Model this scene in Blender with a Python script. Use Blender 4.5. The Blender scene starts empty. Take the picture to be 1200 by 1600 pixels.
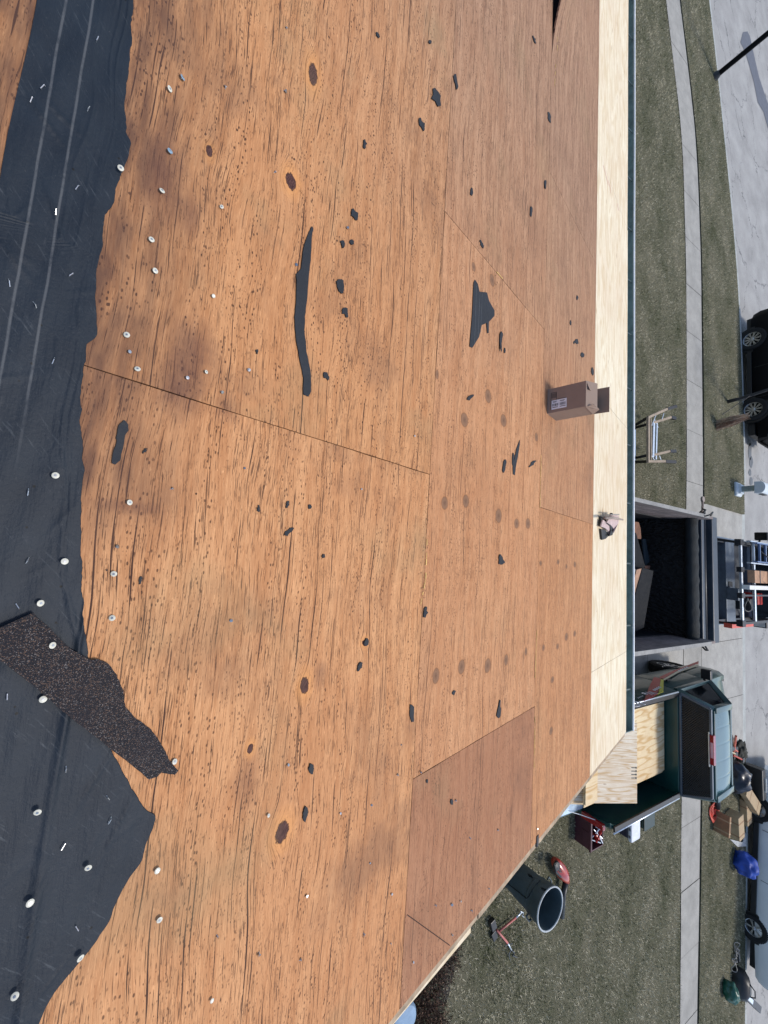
import bpy, bmesh, math, random
import numpy as np
from mathutils import Vector, Matrix
from math import radians, sin, cos, pi

random.seed(7); rng = np.random.default_rng(7)
scene = bpy.context.scene
COL = scene.collection

# ------------------------------------------------------------------ camera
CAMR = np.array([[0.99259532, 0.10917033, -0.05325749],
                 [0.06714132, -0.85848743, -0.50842048],
                 [-0.10122532, 0.50108001, -0.85946045]])
F, H, TH, D = 606.12, 4.9165, 0.280915, 1.00159
cd = bpy.data.cameras.new('camera'); cam = bpy.data.objects.new('camera', cd); COL.objects.link(cam)
right_u, down_u, fwd = CAMR[0], CAMR[1], CAMR[2]
# the phone was held so that the picture lies on its side
bx_, by_, bz_ = -down_u, -right_u, -fwd
cam.matrix_world = Matrix(((bx_[0], by_[0], bz_[0], 0), (bx_[1], by_[1], bz_[1], 0), (bx_[2], by_[2], bz_[2], H), (0, 0, 0, 1)))
cd.sensor_fit = 'VERTICAL'; cd.sensor_height = 36; cd.sensor_width = 27
cd.lens = F / 1600 * 36
cd.clip_start = 0.05; cd.clip_end = 2000
scene.camera = cam
scene.render.resolution_x = 768; scene.render.resolution_y = 1024

# ------------------------------------------------------------------ sky, sun, exposure
SUN_EL, SUN_AZ = radians(60), radians(22)          # azimuth measured from the street (+Y) towards +X
w = bpy.data.worlds.new("World"); scene.world = w; w.use_nodes = True
nt = w.node_tree; nt.nodes.clear()
sky = nt.nodes.new('ShaderNodeTexSky'); sky.sky_type = 'NISHITA'; sky.sun_disc = False
sky.sun_elevation = SUN_EL; sky.sun_rotation = SUN_AZ; sky.air_density = 1.0; sky.dust_density = 1.5
bg = nt.nodes.new('ShaderNodeBackground'); bg.inputs[1].default_value = 0.15
wo = nt.nodes.new('ShaderNodeOutputWorld'); nt.links.new(sky.outputs[0], bg.inputs[0]); nt.links.new(bg.outputs[0], wo.inputs[0])
sl = bpy.data.lights.new('sun', 'SUN'); sl.energy = 2.0; sl.angle = radians(9); sl.color = (1.0, 0.95, 0.88)
so = bpy.data.objects.new('sun', sl); COL.objects.link(so)
sd = Vector((sin(SUN_AZ) * cos(SUN_EL), cos(SUN_AZ) * cos(SUN_EL), sin(SUN_EL)))
so.rotation_euler = sd.to_track_quat('Z', 'Y').to_euler(); so.location = (6, 20, 20)
scene.view_settings.view_transform = 'Standard'; scene.view_settings.look = 'None'
scene.view_settings.exposure = 0.33; scene.view_settings.gamma = 1.0

# ------------------------------------------------------------------ measuring helpers (photo measure -> place)
def ray(px, py): return CAMR.T @ np.array([py - 800, 600 - px, F])
def G(px, py, h=0.0):
    r = ray(px, py); t = (h - H) / r[2]; return Vector((r[0] * t, r[1] * t, h))
NRM = np.array([0, sin(TH), cos(TH)]); ZR = H - D / cos(TH)
def RS(px, py, h=0.0):                             # roof coordinates: along the eave, down the slope
    r = ray(px, py); t = -(D - h) / (r @ NRM); p = r * t
    return float(p[0]), float(p @ np.array([0, cos(TH), -sin(TH)])) - (H - ZR) * sin(TH)
ROOF = Matrix.Translation((0, 0, ZR)) @ Matrix.Rotation(-TH, 4, 'X')
def onplane_x(x, px, py):
    q = ray(px, py); t = x / q[0]; return Vector((x, q[1] * t, q[2] * t + H))
def onplane_y(y, px, py):
    q = ray(px, py); t = y / q[1]; return Vector((q[0] * t, y, q[2] * t + H))

# ------------------------------------------------------------------ node helpers
def newmat(name):
    m = bpy.data.materials.new(name); m.use_nodes = True
    n = m.node_tree; n.nodes.clear()
    out = n.nodes.new('ShaderNodeOutputMaterial'); b = n.nodes.new('ShaderNodeBsdfPrincipled')
    n.links.new(b.outputs[0], out.inputs[0]); return m, n, b
class N:
    def __init__(s, nt): s.nt = nt
    def _in(s, sock, v):
        if v is None: return
        if isinstance(v, bpy.types.NodeSocket): s.nt.links.new(v, sock)
        else:
            try: sock.default_value = v
            except Exception: sock.default_value = (v, v, v) if isinstance(v, (int, float)) else tuple(v) + (1,)
    def math(s, op, a, b=None, c=None, clamp=False):
        n = s.nt.nodes.new('ShaderNodeMath'); n.operation = op; n.use_clamp = clamp
        for i, v in enumerate((a, b, c)): s._in(n.inputs[i], v)
        return n.outputs[0]
    def vmath(s, op, a, b=None):
        n = s.nt.nodes.new('ShaderNodeVectorMath'); n.operation = op
        s._in(n.inputs[0], a); s._in(n.inputs[1], b)
        return n.outputs['Value'] if op in ('LENGTH', 'DISTANCE', 'DOT_PRODUCT') else n.outputs[0]
    def noise(s, vec, scale=1, detail=3, rough=.5, w=0):
        n = s.nt.nodes.new('ShaderNodeTexNoise'); s._in(n.inputs['Vector'], vec)
        n.inputs['Scale'].default_value = scale; n.inputs['Detail'].default_value = detail; n.inputs['Roughness'].default_value = rough
        return n.outputs['Fac']
    def voro(s, vec, scale=1, feat='F1'):
        n = s.nt.nodes.new('ShaderNodeTexVoronoi'); n.feature = feat; s._in(n.inputs['Vector'], vec); n.inputs['Scale'].default_value = scale
        return n.outputs
    def rng(s, v, a, b, c=0, d=1, smooth=False):
        n = s.nt.nodes.new('ShaderNodeMapRange'); n.clamp = True
        if smooth: n.interpolation_type = 'SMOOTHSTEP'
        for i, x in enumerate((v, a, b, c, d)): s._in(n.inputs[i], x)
        return n.outputs[0]
    def mix(s, f, a, b, mode='MIX'):
        n = s.nt.nodes.new('ShaderNodeMix'); n.data_type = 'RGBA'; n.blend_type = mode
        s._in(n.inputs[0], f); s._in(n.inputs[6], a); s._in(n.inputs[7], b); return n.outputs[2]
    def coord(s, kind='Object'):
        return s.nt.nodes.new('ShaderNodeTexCoord').outputs[kind]
    def scale(s, v, sc): return s.vmath('MULTIPLY', v, tuple(sc))
    def sep(s, v):
        n = s.nt.nodes.new('ShaderNodeSeparateXYZ'); s._in(n.inputs[0], v); return n.outputs
    def comb(s, x, y, z):
        n = s.nt.nodes.new('ShaderNodeCombineXYZ')
        for i, v in enumerate((x, y, z)): s._in(n.inputs[i], v)
        return n.outputs[0]
    def bump(s, h, strength=.3, dist=.01):
        n = s.nt.nodes.new('ShaderNodeBump'); n.inputs['Strength'].default_value = strength; n.inputs['Distance'].default_value = dist
        s._in(n.inputs['Height'], h); return n.outputs[0]
def C(r, g, b): return (r, g, b, 1)
_mc = {}
def mat(name, col, rough=.6, metal=0, var=.12, sc=12, bump=.0, coat=0, spec=None, dirt=0, dirtcol=(.08, .065, .05)):
    if name in _mc: return _mc[name]
    m, nt, b = newmat(name); n = N(nt); v = n.coord()
    f = n.noise(v, sc, 5, .6); g = n.noise(v, sc * .23, 3)
    lo = C(*[c * (1 - var) for c in col]); hi = C(*[min(1, c * (1 + var)) for c in col])
    c = n.mix(n.rng(n.math('ADD', f, g), .75, 1.25), lo, hi)
    if dirt:
        k = n.rng(n.noise(v, sc * .6, 7, .7), .5, .72, 0, dirt)
        c = n.mix(k, c, C(*dirtcol))
    nt.links.new(c, b.inputs['Base Color'])
    r = n.rng(f, .3, .7, max(0.02, rough - .08), min(1, rough + .08)); nt.links.new(r, b.inputs['Roughness'])
    b.inputs['Metallic'].default_value = metal
    if coat: b.inputs['Coat Weight'].default_value = coat; b.inputs['Coat Roughness'].default_value = .08
    if spec is not None: b.inputs['Specular IOR Level'].default_value = spec
    if bump: nt.links.new(n.bump(f, bump, .01), b.inputs['Normal'])
    _mc[name] = m; return m

# ------------------------------------------------------------------ mesh helpers
class MB:
    def __init__(s): s.v = []; s.f = []
    def add(s, vs, fs):
        o = len(s.v); s.v += [tuple(p) for p in vs]; s.f += [tuple(i + o for i in f) for f in fs]; return s
    def box(s, c, d, rot=None):
        M = Matrix.Translation(c) @ (rot.to_4x4() if rot is not None else Matrix())
        x, y, z = [k / 2 for k in d]
        vs = [M @ Vector(p) for p in ((-x,-y,-z),(x,-y,-z),(x,y,-z),(-x,y,-z),(-x,-y,z),(x,-y,z),(x,y,z),(-x,y,z))]
        return s.add(vs, [(3,2,1,0),(4,5,6,7),(0,1,5,4),(1,2,6,5),(2,3,7,6),(3,0,4,7)])
    def b2(s, a, b):
        return s.box([(a[i] + b[i]) / 2 for i in range(3)], [abs(a[i] - b[i]) for i in range(3)])
    def bar(s, a, b, w, h=None, up=(0, 0, 1)):
        a, b = Vector(a), Vector(b); h = h or w; d = b - a; L = d.length; d.normalize(); u = Vector(up)
        if abs(d.dot(u)) > .97: u = Vector((1, 0, 0))
        sx = d.cross(u).normalized(); uz = sx.cross(d)
        R = Matrix((d, sx, uz)).transposed()
        return s.box((a + b) / 2, (L, w, h), R)
    def tube(s, pts, r, n=8, closed=False, cap=True):
        pts = [Vector(p) for p in pts]; rs = r if isinstance(r, (list, tuple)) else [r] * len(pts)
        vs = []; K = len(pts)
        for i, p in enumerate(pts):
            a = pts[(i - 1) % K] if (i > 0 or closed) else p; b = pts[(i + 1) % K] if (i < K - 1 or closed) else p
            d = (b - a).normalized(); u = Vector((0, 0, 1)) if abs(d.z) < .9 else Vector((1, 0, 0))
            x = d.cross(u).normalized(); y = x.cross(d)
            for k in range(n):
                t = 2 * pi * k / n; vs.append(p + (x * cos(t) + y * sin(t)) * rs[i])
        fs = []
        for i in range(K if closed else K - 1):
            for k in range(n):
                a = i * n + k; b = i * n + (k + 1) % n; c = ((i + 1) % K) * n + (k + 1) % n; d = ((i + 1) % K) * n + k
                fs.append((a, d, c, b))
        if cap and not closed: fs += [tuple(range(n)), tuple(range((K - 1) * n, K * n))[::-1]]
        return s.add(vs, fs)
    def lathe(s, prof, c=(0, 0, 0), n=32, M=None):
        vs = []; M = M or Matrix.Translation(c)
        for r, z in prof:
            for k in range(n): vs.append(M @ Vector((r * cos(2 * pi * k / n), r * sin(2 * pi * k / n), z)))
        fs = []
        for i in range(len(prof) - 1):
            for k in range(n): fs.append((i * n + k, i * n + (k + 1) % n, (i + 1) * n + (k + 1) % n, (i + 1) * n + k))
        return s.add(vs, fs)
    def prism(s, poly, thick, up=(0, 0, 1)):           # poly = 3-D outline, extruded along up
        u = Vector(up) * thick; n = len(poly); P = [Vector(p) for p in poly]
        vs = P + [p + u for p in P]
        fs = [tuple(range(n))[::-1], tuple(range(n, 2 * n))] + [(i, (i + 1) % n, n + (i + 1) % n, n + i) for i in range(n)]
        return s.add(vs, fs)
    def loft(s, rings, cap=True):
        n = len(rings[0]); vs = [p for r in rings for p in r]; fs = []
        for i in range(len(rings) - 1):
            for k in range(n): fs.append((i * n + k, i * n + (k + 1) % n, (i + 1) * n + (k + 1) % n, (i + 1) * n + k))
        if cap: fs += [tuple(range(n))[::-1], tuple(range((len(rings) - 1) * n, len(rings) * n))]
        return s.add(vs, fs)
    def build(s, name, m, parent=None, origin=None, bevel=0, smooth=False, recalc=True, M=None, auto=None):
        me = bpy.data.meshes.new(name)
        o = Vector(origin) if origin is not None else Vector((0, 0, 0))
        me.from_pydata([tuple(Vector(p) - o) for p in s.v], [], s.f)
        if recalc:
            bm = bmesh.new(); bm.from_mesh(me); bmesh.ops.recalc_face_normals(bm, faces=bm.faces)
            if bevel:
                es = [e for e in bm.edges if len(e.link_faces) == 2 and e.calc_face_angle(0) > .5]
                bmesh.ops.bevel(bm, geom=es, offset=bevel, segments=2, affect='EDGES', profile=.6, clamp_overlap=True)
            bm.to_mesh(me); bm.free()
        if smooth:
            for p in me.polygons: p.use_smooth = True
            if auto: me.set_sharp_from_angle(angle=radians(auto))
        if m: me.materials.append(m)
        ob = bpy.data.objects.new(name, me); COL.objects.link(ob)
        if parent: ob.parent = parent
        elif origin is not None: ob.location = o
        if M is not None: ob.matrix_local = M
        return ob
def tag(o, label=None, cat=None, group=None, kind=None):
    if label: o['label'] = label
    if cat: o['category'] = cat
    if group: o['group'] = group
    if kind: o['kind'] = kind
    return o
def thing(name, loc, label, cat, group=None, rz=0.0, M=None):
    o = bpy.data.objects.new(name, None); COL.objects.link(o); o.empty_display_size = .1
    o.location = loc; o.rotation_euler = (0, 0, rz)
    if M is not None: o.matrix_world = M
    return tag(o, label, cat, group)
def tree_copy(o, parent=None):
    c = o.copy(); COL.objects.link(c)
    if parent: c.parent = parent
    for ch in list(o.children): tree_copy(ch, c)
    return c

# ================================================================== MATERIALS
def plywood(name, light, dark, crack=.6, knots=(), plugs=(), pits=.6, stain=0, grey=0, feltstain=False, seed=0, new=False, sheet=None):
    if not new: light = (light[0] * .93, light[1] * .87, light[2] * .79); dark = (dark[0] * .90, dark[1] * .82, dark[2] * .72); crack = min(1, crack * 1.15)
    m, nt, b = newmat(name); n = N(nt)
    p0 = n.coord(); P = n.vmath('ADD', p0, (seed * 3.7, seed * 1.9, seed)) if seed else p0
    xs = n.sep(P); x, s = xs[0], xs[1]
    # slow waves of the grain and the swirl round each knot
    wv = n.math('MULTIPLY', n.math('SUBTRACT', n.noise(n.comb(n.math('MULTIPLY', x, 1.3), n.math('MULTIPLY', s, 2.2), 0), 1, 2), .5), .10)
    s2 = n.math('ADD', s, wv)
    x0 = n.sep(p0)
    for (kx, ks, rx, rs) in knots:
        d = n.vmath('LENGTH', n.vmath('MULTIPLY', n.vmath('SUBTRACT', p0, (kx, ks, 0)), (1 / (rx * 3.4), 1 / (rs * 3.4), 0)))
        f = n.rng(d, 0, 1, .75, 0, True)
        s2 = n.math('SUBTRACT', s2, n.math('MULTIPLY', f, n.math('SUBTRACT', x0[1], ks)))
        s2 = n.math('ADD', s2, n.math('MULTIPLY', f, rs * .8))
    V = lambda ax, as_: n.comb(n.math('MULTIPLY', x, ax), n.math('MULTIPLY', s2, as_), 0)
    fine = n.noise(V(10, 190), 1, 5, .75); med = n.noise(V(2.2, 26), 1, 4, .6); fib = n.noise(V(22, 380), 1, 3, .6)
    blot = n.noise(P, 1.1, 4, .55); blot2 = n.noise(P, 5.5, 5, .6)
    t = n.math('ADD', n.math('MULTIPLY', fine, .5), n.math('MULTIPLY', med, .5))
    c = n.mix(n.rng(t, .40, .60), C(*dark), C(*light))
    c = n.mix(n.rng(fib, .30, .48, .42, 0), c, C(*[k * .74 for k in dark]))
    c = n.mix(n.rng(fib, .54, .70, 0, .5), c, C(*[min(1, k * 1.5) for k in light]))
    c = n.mix(n.rng(n.math('ADD', blot, n.math('MULTIPLY', blot2, .5)), .58, .95, 0, .45), c, C(light[0] * .72, light[1] * .58, light[2] * .5))
    if grey: c = n.mix(n.rng(n.noise(P, .7, 3), .35, .65, grey * .4, grey), c, C(.30, .235, .18))
    if not new:                                       # greyer tone towards the left end, down the slope
        wz = n.math('MULTIPLY', n.rng(n.math('ADD', x0[0], n.math('MULTIPLY', n.noise(p0, 1.6, 4), .9)), -.1, -2.6, 0, .62), n.rng(n.math('ADD', x0[1], n.math('MULTIPLY', n.noise(p0, 2.1, 4), .5)), .2, 1.2))
        c = n.mix(wz, c, n.mix(n.rng(t, .40, .60), C(.20, .125, .085), C(.36, .24, .165)))
    hgt = n.math('MULTIPLY', fine, .5)
    crm = None
    if crack:
        col_ = n.rng(n.noise(V(.8, 13), 1, 2), .36, .64, .05, -.05)
        k1 = n.rng(n.noise(V(13, 300), 1, 2, .55), n.math('ADD', .625, col_), n.math('ADD', .665, col_))
        k1b = n.rng(n.noise(n.vmath('ADD', V(34, 420), (3, 9, 0)), 1, 2, .5), n.math('ADD', .66, col_), n.math('ADD', .70, col_))
        kk = n.math('MAXIMUM', n.math('MULTIPLY', k1, .72), n.math('MULTIPLY', k1b, .55))
        wob = n.math('MULTIPLY', n.math('SUBTRACT', n.noise(V(5, 30), 1, 3, .6), .5), .006)
        for (NN, mx, thr, wd, ox, st_) in ((34, 1.4, .53, .0011, 0, 1.0), (61, 3.2, .55, .0009, 5, .95), (118, 9, .555, .0006, 11, .9), (190, 22, .58, .0005, 17, .8)):
            u = n.math('MULTIPLY', n.math('ADD', s2, wob), NN); idn = n.math('FLOOR', u); fr_ = n.math('FRACT', u)
            wn = nt.nodes.new('ShaderNodeTexWhiteNoise'); wn.noise_dimensions = '1D'; nt.links.new(n.math('ADD', idn, ox + .5), wn.inputs['W'])
            pos = n.math('ADD', n.math('MULTIPLY', wn.outputs['Value'], .7), .15)
            dist = n.math('DIVIDE', n.math('ABSOLUTE', n.math('SUBTRACT', fr_, pos)), NN)
            pres = n.noise(n.comb(n.math('MULTIPLY', x, mx), n.math('MULTIPLY', idn, 7.31), ox), 1, 3, .65)
            ww = n.rng(pres, thr, thr + .12, 0, wd * 1.9)
            k = n.rng(n.math('SUBTRACT', dist, ww), -.0005, .0004, 1, 0)
            k = n.math('MULTIPLY', k, n.rng(pres, thr, thr + .02))
            kk = n.math('MAXIMUM', kk, n.math('MULTIPLY', k, st_))
        c = n.mix(n.math('MULTIPLY', kk, crack, clamp=True), c, C(.055, .024, .016)); crm = kk
        hgt = n.math('SUBTRACT', hgt, n.math('MULTIPLY', kk, .9))
    if pits:
        vo = n.voro(V(62, 135), 1); cm = n.sep(vo['Color'])
        clus = n.rng(n.noise(V(2.2, 20), 1, 2), .48, .58)
        k = n.math('MULTIPLY', n.math('MULTIPLY', n.rng(vo['Distance'], .20, .32, 1, 0), n.rng(cm[0], .35, .4)), clus)
        c = n.mix(n.math('MULTIPLY', k, pits), c, C(.05, .022, .014)); hgt = n.math('SUBTRACT', hgt, k)
        vo2 = n.voro(n.comb(n.math('MULTIPLY', x, 9), n.math('MULTIPLY', s, 11), 0), 1); cm2 = n.sep(vo2['Color'])
        rr = n.math('MULTIPLY', cm2[1], .030)
        k = n.math('MULTIPLY', n.rng(n.math('SUBTRACT', vo2['Distance'], rr), 0, .010, 1, 0), n.rng(cm2[0], .3, .32))
        c = n.mix(n.math('MULTIPLY', k, .92), c, C(.022, .012, .010)); hgt = n.math('SUBTRACT', hgt, k)
        vo3 = n.voro(V(105, 260), 1); cm3 = n.sep(vo3['Color'])
        k = n.math('MULTIPLY', n.math('MULTIPLY', n.rng(vo3['Distance'], .18, .34, 1, 0), n.rng(cm3[0], .80, .84)), n.rng(n.noise(P, 3.1, 3), .4, .6))
        c = n.mix(n.math('MULTIPLY', k, .85), c, C(.045, .020, .012))
        # pale scuffs
        sc = n.rng(n.noise(V(30, 95), 1, 3, .6), .68, .74)
        c = n.mix(n.math('MULTIPLY', sc, .35), c, C(*[min(1, q * 1.7) for q in light]))
    if new:
        # broad cathedral figure of fresh softwood veneer
        fg = n.noise(n.comb(n.math('MULTIPLY', x, .5 if new == 3 else 1.1), n.math('MULTIPLY', s2, 8 if new == 3 else 5.5), 0), 1, 2, .5)
        rg = n.math('FRACT', n.math('MULTIPLY', fg, (5 if new == 2 else 13) if new >= 2 else 7))
        k = n.rng(n.math('ABSOLUTE', n.math('SUBTRACT', rg, .5)), .0, .30, .85 if new >= 2 else .5, 0)
        c = n.mix(k, c, C(*[dark[0] * .72, dark[1] * .54, dark[2] * .34]) if new >= 2 else C(*[dark[0] * .80, dark[1] * .66, dark[2] * .48]))
        c = n.mix(n.rng(n.noise(V(7, 70), 1, 4, .7), .55, .72, 0, .35), c, C(dark[0] * .6, dark[1] * .55, dark[2] * .5))
        vo = n.voro(n.comb(n.math('MULTIPLY', x, 3.1), n.math('MULTIPLY', s, 9), 0), 1); cm = n.sep(vo['Color'])
        k = n.math('MULTIPLY', n.rng(vo['Distance'], .04, .13, 1, 0), n.rng(cm[0], .55, .57))
        c = n.mix(n.math('MULTIPLY', k, .7), c, C(.30, .16, .07))
        vo = n.voro(n.comb(n.math('MULTIPLY', x, 5), n.math('MULTIPLY', s, 6.5), 0), 1); c = n.mix(n.rng(vo['Distance'], .015, .035, .8, 0), c, C(.12, .10, .08))
    for (kx, ks, rx, rs) in knots:
        v = n.vmath('SUBTRACT', p0, (kx, ks, 0))
        v = n.vmath('ADD', v, n.comb(n.math('MULTIPLY', n.math('SUBTRACT', n.noise(p0, 50, 4, .7), .5), rs * 1.6), n.math('MULTIPLY', n.math('SUBTRACT', n.noise(n.vmath('ADD', p0, (3, 3, 3)), 45, 4, .7), .5), rs * 1.1), 0))
        d = n.vmath('LENGTH', n.vmath('MULTIPLY', v, (1 / rx, 1 / rs, 0)))
        halo = n.rng(d, 1.0, 2.4, .6, 0); c = n.mix(halo, c, C(light[0] * 1.1, light[1] * .95, light[2] * .7))
        ring = n.math('MULTIPLY', n.rng(n.math('ABSOLUTE', n.math('SUBTRACT', d, 1.45)), .0, .12, .4, 0), n.rng(n.noise(p0, 28, 3), .45, .6))
        c = n.mix(ring, c, C(.18, .09, .05))
        d = n.math('MULTIPLY', d, 1.15); core = n.rng(d, .88, 1.0, 1, 0)
        stri = n.rng(n.noise(n.comb(n.math('MULTIPLY', x, 60), n.math('MULTIPLY', n.math('ADD', s, n.math('MULTIPLY', x, .35)), 500), 0), 1, 2), .4, .6)
        c = n.mix(core, c, n.mix(stri, C(.04, .015, .014), C(.105, .048, .040)))
        edge = n.rng(n.math('ABSOLUTE', n.math('SUBTRACT', d, .97)), 0, .12, .9, 0)
        c = n.mix(edge, c, C(.03, .012, .01)); hgt = n.math('SUBTRACT', hgt, edge)
    for (kx, ks, rx, rs) in plugs:
        d = n.vmath('LENGTH', n.vmath('MULTIPLY', n.vmath('SUBTRACT', p0, (kx, ks, 0)), (1 / rx, 1 / rs, 0)))
        a = n.rng(d, .86, 1.02, .9, 0); e = n.rng(n.math('ABSOLUTE', n.math('SUBTRACT', d, .98)), 0, .13, .55, 0)
        cen = n.rng(d, .0, .6, .6, 0)
        c = n.mix(n.rng(d, 1, 1.7, .25, 0), c, C(dark[0] * .8, dark[1] * .7, dark[2] * .6))
        c = n.mix(a, c, C(.22, .12, .07)); c = n.mix(cen, c, C(.09, .045, .028)); c = n.mix(e, c, C(.10, .05, .025))
    if stain:
        k = n.rng(n.noise(n.vmath('ADD', P, (4, 9, 0)), 2.6, 5, .6), .52, .70, 0, stain)
        c = n.mix(k, c, C(.17, .085, .05))
        # greenish weathering
        k = n.rng(n.noise(n.vmath('ADD', P, (14, 3, 0)), 1.7, 4, .6), .56, .70, 0, stain * .7)
        c = n.mix(k, c, C(.24, .18, .095))
    if feltstain:
        e = n.math('ADD', n.math('SUBTRACT', x0[1], n.math('MULTIPLY', n.noise(p0, 7, 4), .16)), .06)
        band = n.math('MULTIPLY', n.rng(e, -.18, .07, .85, 0), n.rng(x0[0], .02, -.12, .18, 1))
        c = n.mix(n.math('MULTIPLY', band, n.rng(n.noise(V(6, 30), 1, 4), .3, .6, .35, 1)), c, C(.07, .035, .028))
        for (qx, qs, rx, rs, st) in ((-.37, .02, .10, .07, .8), (-.47, .04, .09, .075, .7), (-.35, .13, .05, .05, .5), (-.86, -.08, .16, .05, .7), (-.80, -.01, .07, .028, .6), (.40, .52, .05, .035, .5), (.64, .30, .10, .05, .45), (-.06, -.06, .02, .09, .5)):
            d = n.vmath('LENGTH', n.vmath('MULTIPLY', n.vmath('SUBTRACT', p0, (qx, qs, 0)), (1 / rx, 1 / rs, 0)))
            c = n.mix(n.math('MULTIPLY', n.rng(n.math('ADD', d, n.math('MULTIPLY', n.noise(p0, 24, 5, .7), .9)), .6, 1.5, st, 0), n.rng(fine, .3, .6, .6, 1)), c, C(.10, .045, .035))
    nt.links.new(c, b.inputs['Base Color']); b.inputs['Roughness'].default_value = .78; b.inputs['Specular IOR Level'].default_value = .25
    nt.links.new(n.bump(hgt, .45, .0025 if not new else .0012), b.inputs['Normal'])
    return m

def ell(px, py, w, h):                                # ellipse on the roof from a place on it
    x, s = RS(px, py); x1 = RS(px, py + h / 2)[0]; s1 = RS(px + w / 2, py)[1]
    return (x, s, abs(x1 - x), abs(s1 - s))
OL, OD = (.63, .352, .180), (.45, .222, .102)
K_D = [ell(455, 283, 19, 30), ell(489, 116, 16, 40), ell(327, 236, 12, 22), ell(476, 1071, 15, 30), ell(441, 1300, 22, 38), ell(391, 1170, 10, 17), ell(570, 1004, 8, 12)]
PL_C = [ell(*a) for a in ((740, 417, 6, 14), (769, 438, 8, 18), (763, 619, 9, 21), (726, 656, 11, 22), (787, 657, 9, 19), (838, 683, 5, 13), (695, 786, 10, 20), (728, 783, 9, 20), (779, 806, 9, 22), (807, 818, 7, 15), (825, 818, 7, 16), (681, 1056, 10, 24), (721, 1042, 10, 22), (762, 1040, 9, 22), (791, 1031, 6, 17), (822, 1018, 4, 12), (683, 585, 5, 15))]
PL_B = [ell(*a) for a in ((845, 880, 4, 8), (871, 1010, 4, 9), (885, 995, 5, 12), (898, 990, 4, 9), (849, 1012, 4, 10), (863, 1062, 5, 10), (861, 1142, 5, 12), (872, 878, 4, 8), (898, 882, 4, 9), (885, 885, 3, 7))]
M_D1 = plywood('ply_weathered_a', OL, OD, .9, K_D[:3], (), .9, .55, .0, True)
M_D2 = plywood('ply_weathered_b', (.645, .362, .188), (.465, .23, .108), .9, K_D[3:], (), .8, .5, 0, True, 2)
M_C0 = plywood('ply_weathered_c', (.60, .34, .185), (.44, .22, .11), .9, (), (), .8, .3, .1, False, 3)
M_C1 = plywood('ply_weathered_d', (.61, .345, .19), (.45, .228, .115), .75, (), PL_C, .8, .15, 0, False, 4)
M_C2 = plywood('ply_reddish', (.45, .25, .15), (.34, .17, .10), .6, (), (), .7, .4, 0, False, 5)
M_B0 = plywood('ply_weathered_e', (.58, .33, .185), (.42, .215, .11), .9, (), (), .8, .3, .12, False, 6)
M_B1 = plywood('ply_weathered_f', (.57, .325, .18), (.42, .215, .11), .8, (), (), .8, .35, .12, False, 7)
M_B2 = plywood('ply_weathered_g', (.59, .33, .175), (.43, .215, .105), .75, (), PL_B, .8, .2, 0, False, 8)
M_NEW = plywood('ply_new', (.80, .72, .555), (.67, .585, .42), 0, (), (), 0, 0, 0, False, 9, new=1)
M_SHEET = plywood('ply_new_sheet', (.80, .67, .44), (.74, .60, .37), 0, (), (), 0, 0, 0, False, 11, new=2)
M_EDGE = mat('ply_edge', (.42, .30, .16), .8, var=.3, sc=60)
M_CHIP = mat('raw_wood_chip', (.72, .50, .16), .7, var=.3, sc=90)

def felt_mat():
    m, nt, b = newmat('roofing_felt'); n = N(nt); v = n.coord(); xs = n.sep(v)
    f = n.noise(v, 9, 5, .6); g = n.noise(v, 160, 3, .6)
    c = n.mix(n.rng(f, .3, .7), C(.005, .010, .018), C(.010, .017, .027))
    dust = n.rng(n.noise(n.scale(v, (5, 30, 5)), 3, 6, .75), .60, .84, 0, .3)
    c = n.mix(dust, c, C(.09, .09, .095))
    xs2 = n.sep(v); dg = n.comb(n.math('MULTIPLY', n.math('ADD', xs2[0], n.math('MULTIPLY', xs2[1], .8)), 14), n.math('MULTIPLY', n.math('SUBTRACT', xs2[1], n.math('MULTIPLY', xs2[0], .8)), 120), 0)
    c = n.mix(n.math('MULTIPLY', n.rng(n.noise(dg, 1, 4, .7), .58, .70), n.rng(n.noise(v, 7, 3), .42, .58, 0, .6)), c, C(.07, .08, .09))
    c = n.mix(n.rng(n.noise(v, 240, 3, .7), .66, .74, 0, .4), c, C(.10, .10, .10))
    hv = n.voro(n.comb(n.math('MULTIPLY', xs[0], 26), n.math('MULTIPLY', xs[1], 30), 0), 1); hc = n.sep(hv['Color'])
    c = n.mix(n.math('MULTIPLY', n.rng(hv['Distance'], .05, .09, 1, 0), n.rng(hc[0], .6, .62)), c, C(.001, .001, .001))
    for s0 in (-.288, -.2475):                                       # the two printed lay lines
        w_ = n.math('MULTIPLY', n.math('SUBTRACT', n.noise(v, 5, 2), .5), .006)
        d = n.math('ABSOLUTE', n.math('SUBTRACT', n.math('ADD', xs[1], w_), s0))
        k = n.math('MULTIPLY', n.rng(d, .0010, .0028, .36, 0), n.rng(n.noise(v, 22, 5, .7), .25, .5))
        k = n.math('MULTIPLY', k, n.rng(xs[0], -.30, -.1, 1, 0))
        c = n.mix(k, c, C(.17, .175, .18))
    nt.links.new(c, b.inputs['Base Color']); b.inputs['Roughness'].default_value = .62
    b.inputs['Specular IOR Level'].default_value = .35
    wr = n.noise(n.scale(v, (3, 22, 3)), 1, 5, .6)
    h = n.math('ADD', n.math('MULTIPLY', g, .22), wr)
    nt.links.new(n.bump(h, .42, .009), b.inputs['Normal']); return m
M_FELT = felt_mat()
M_SCRAP = mat('felt_scrap', (.012, .015, .021), .75, var=.25, sc=40, bump=.3)
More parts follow.
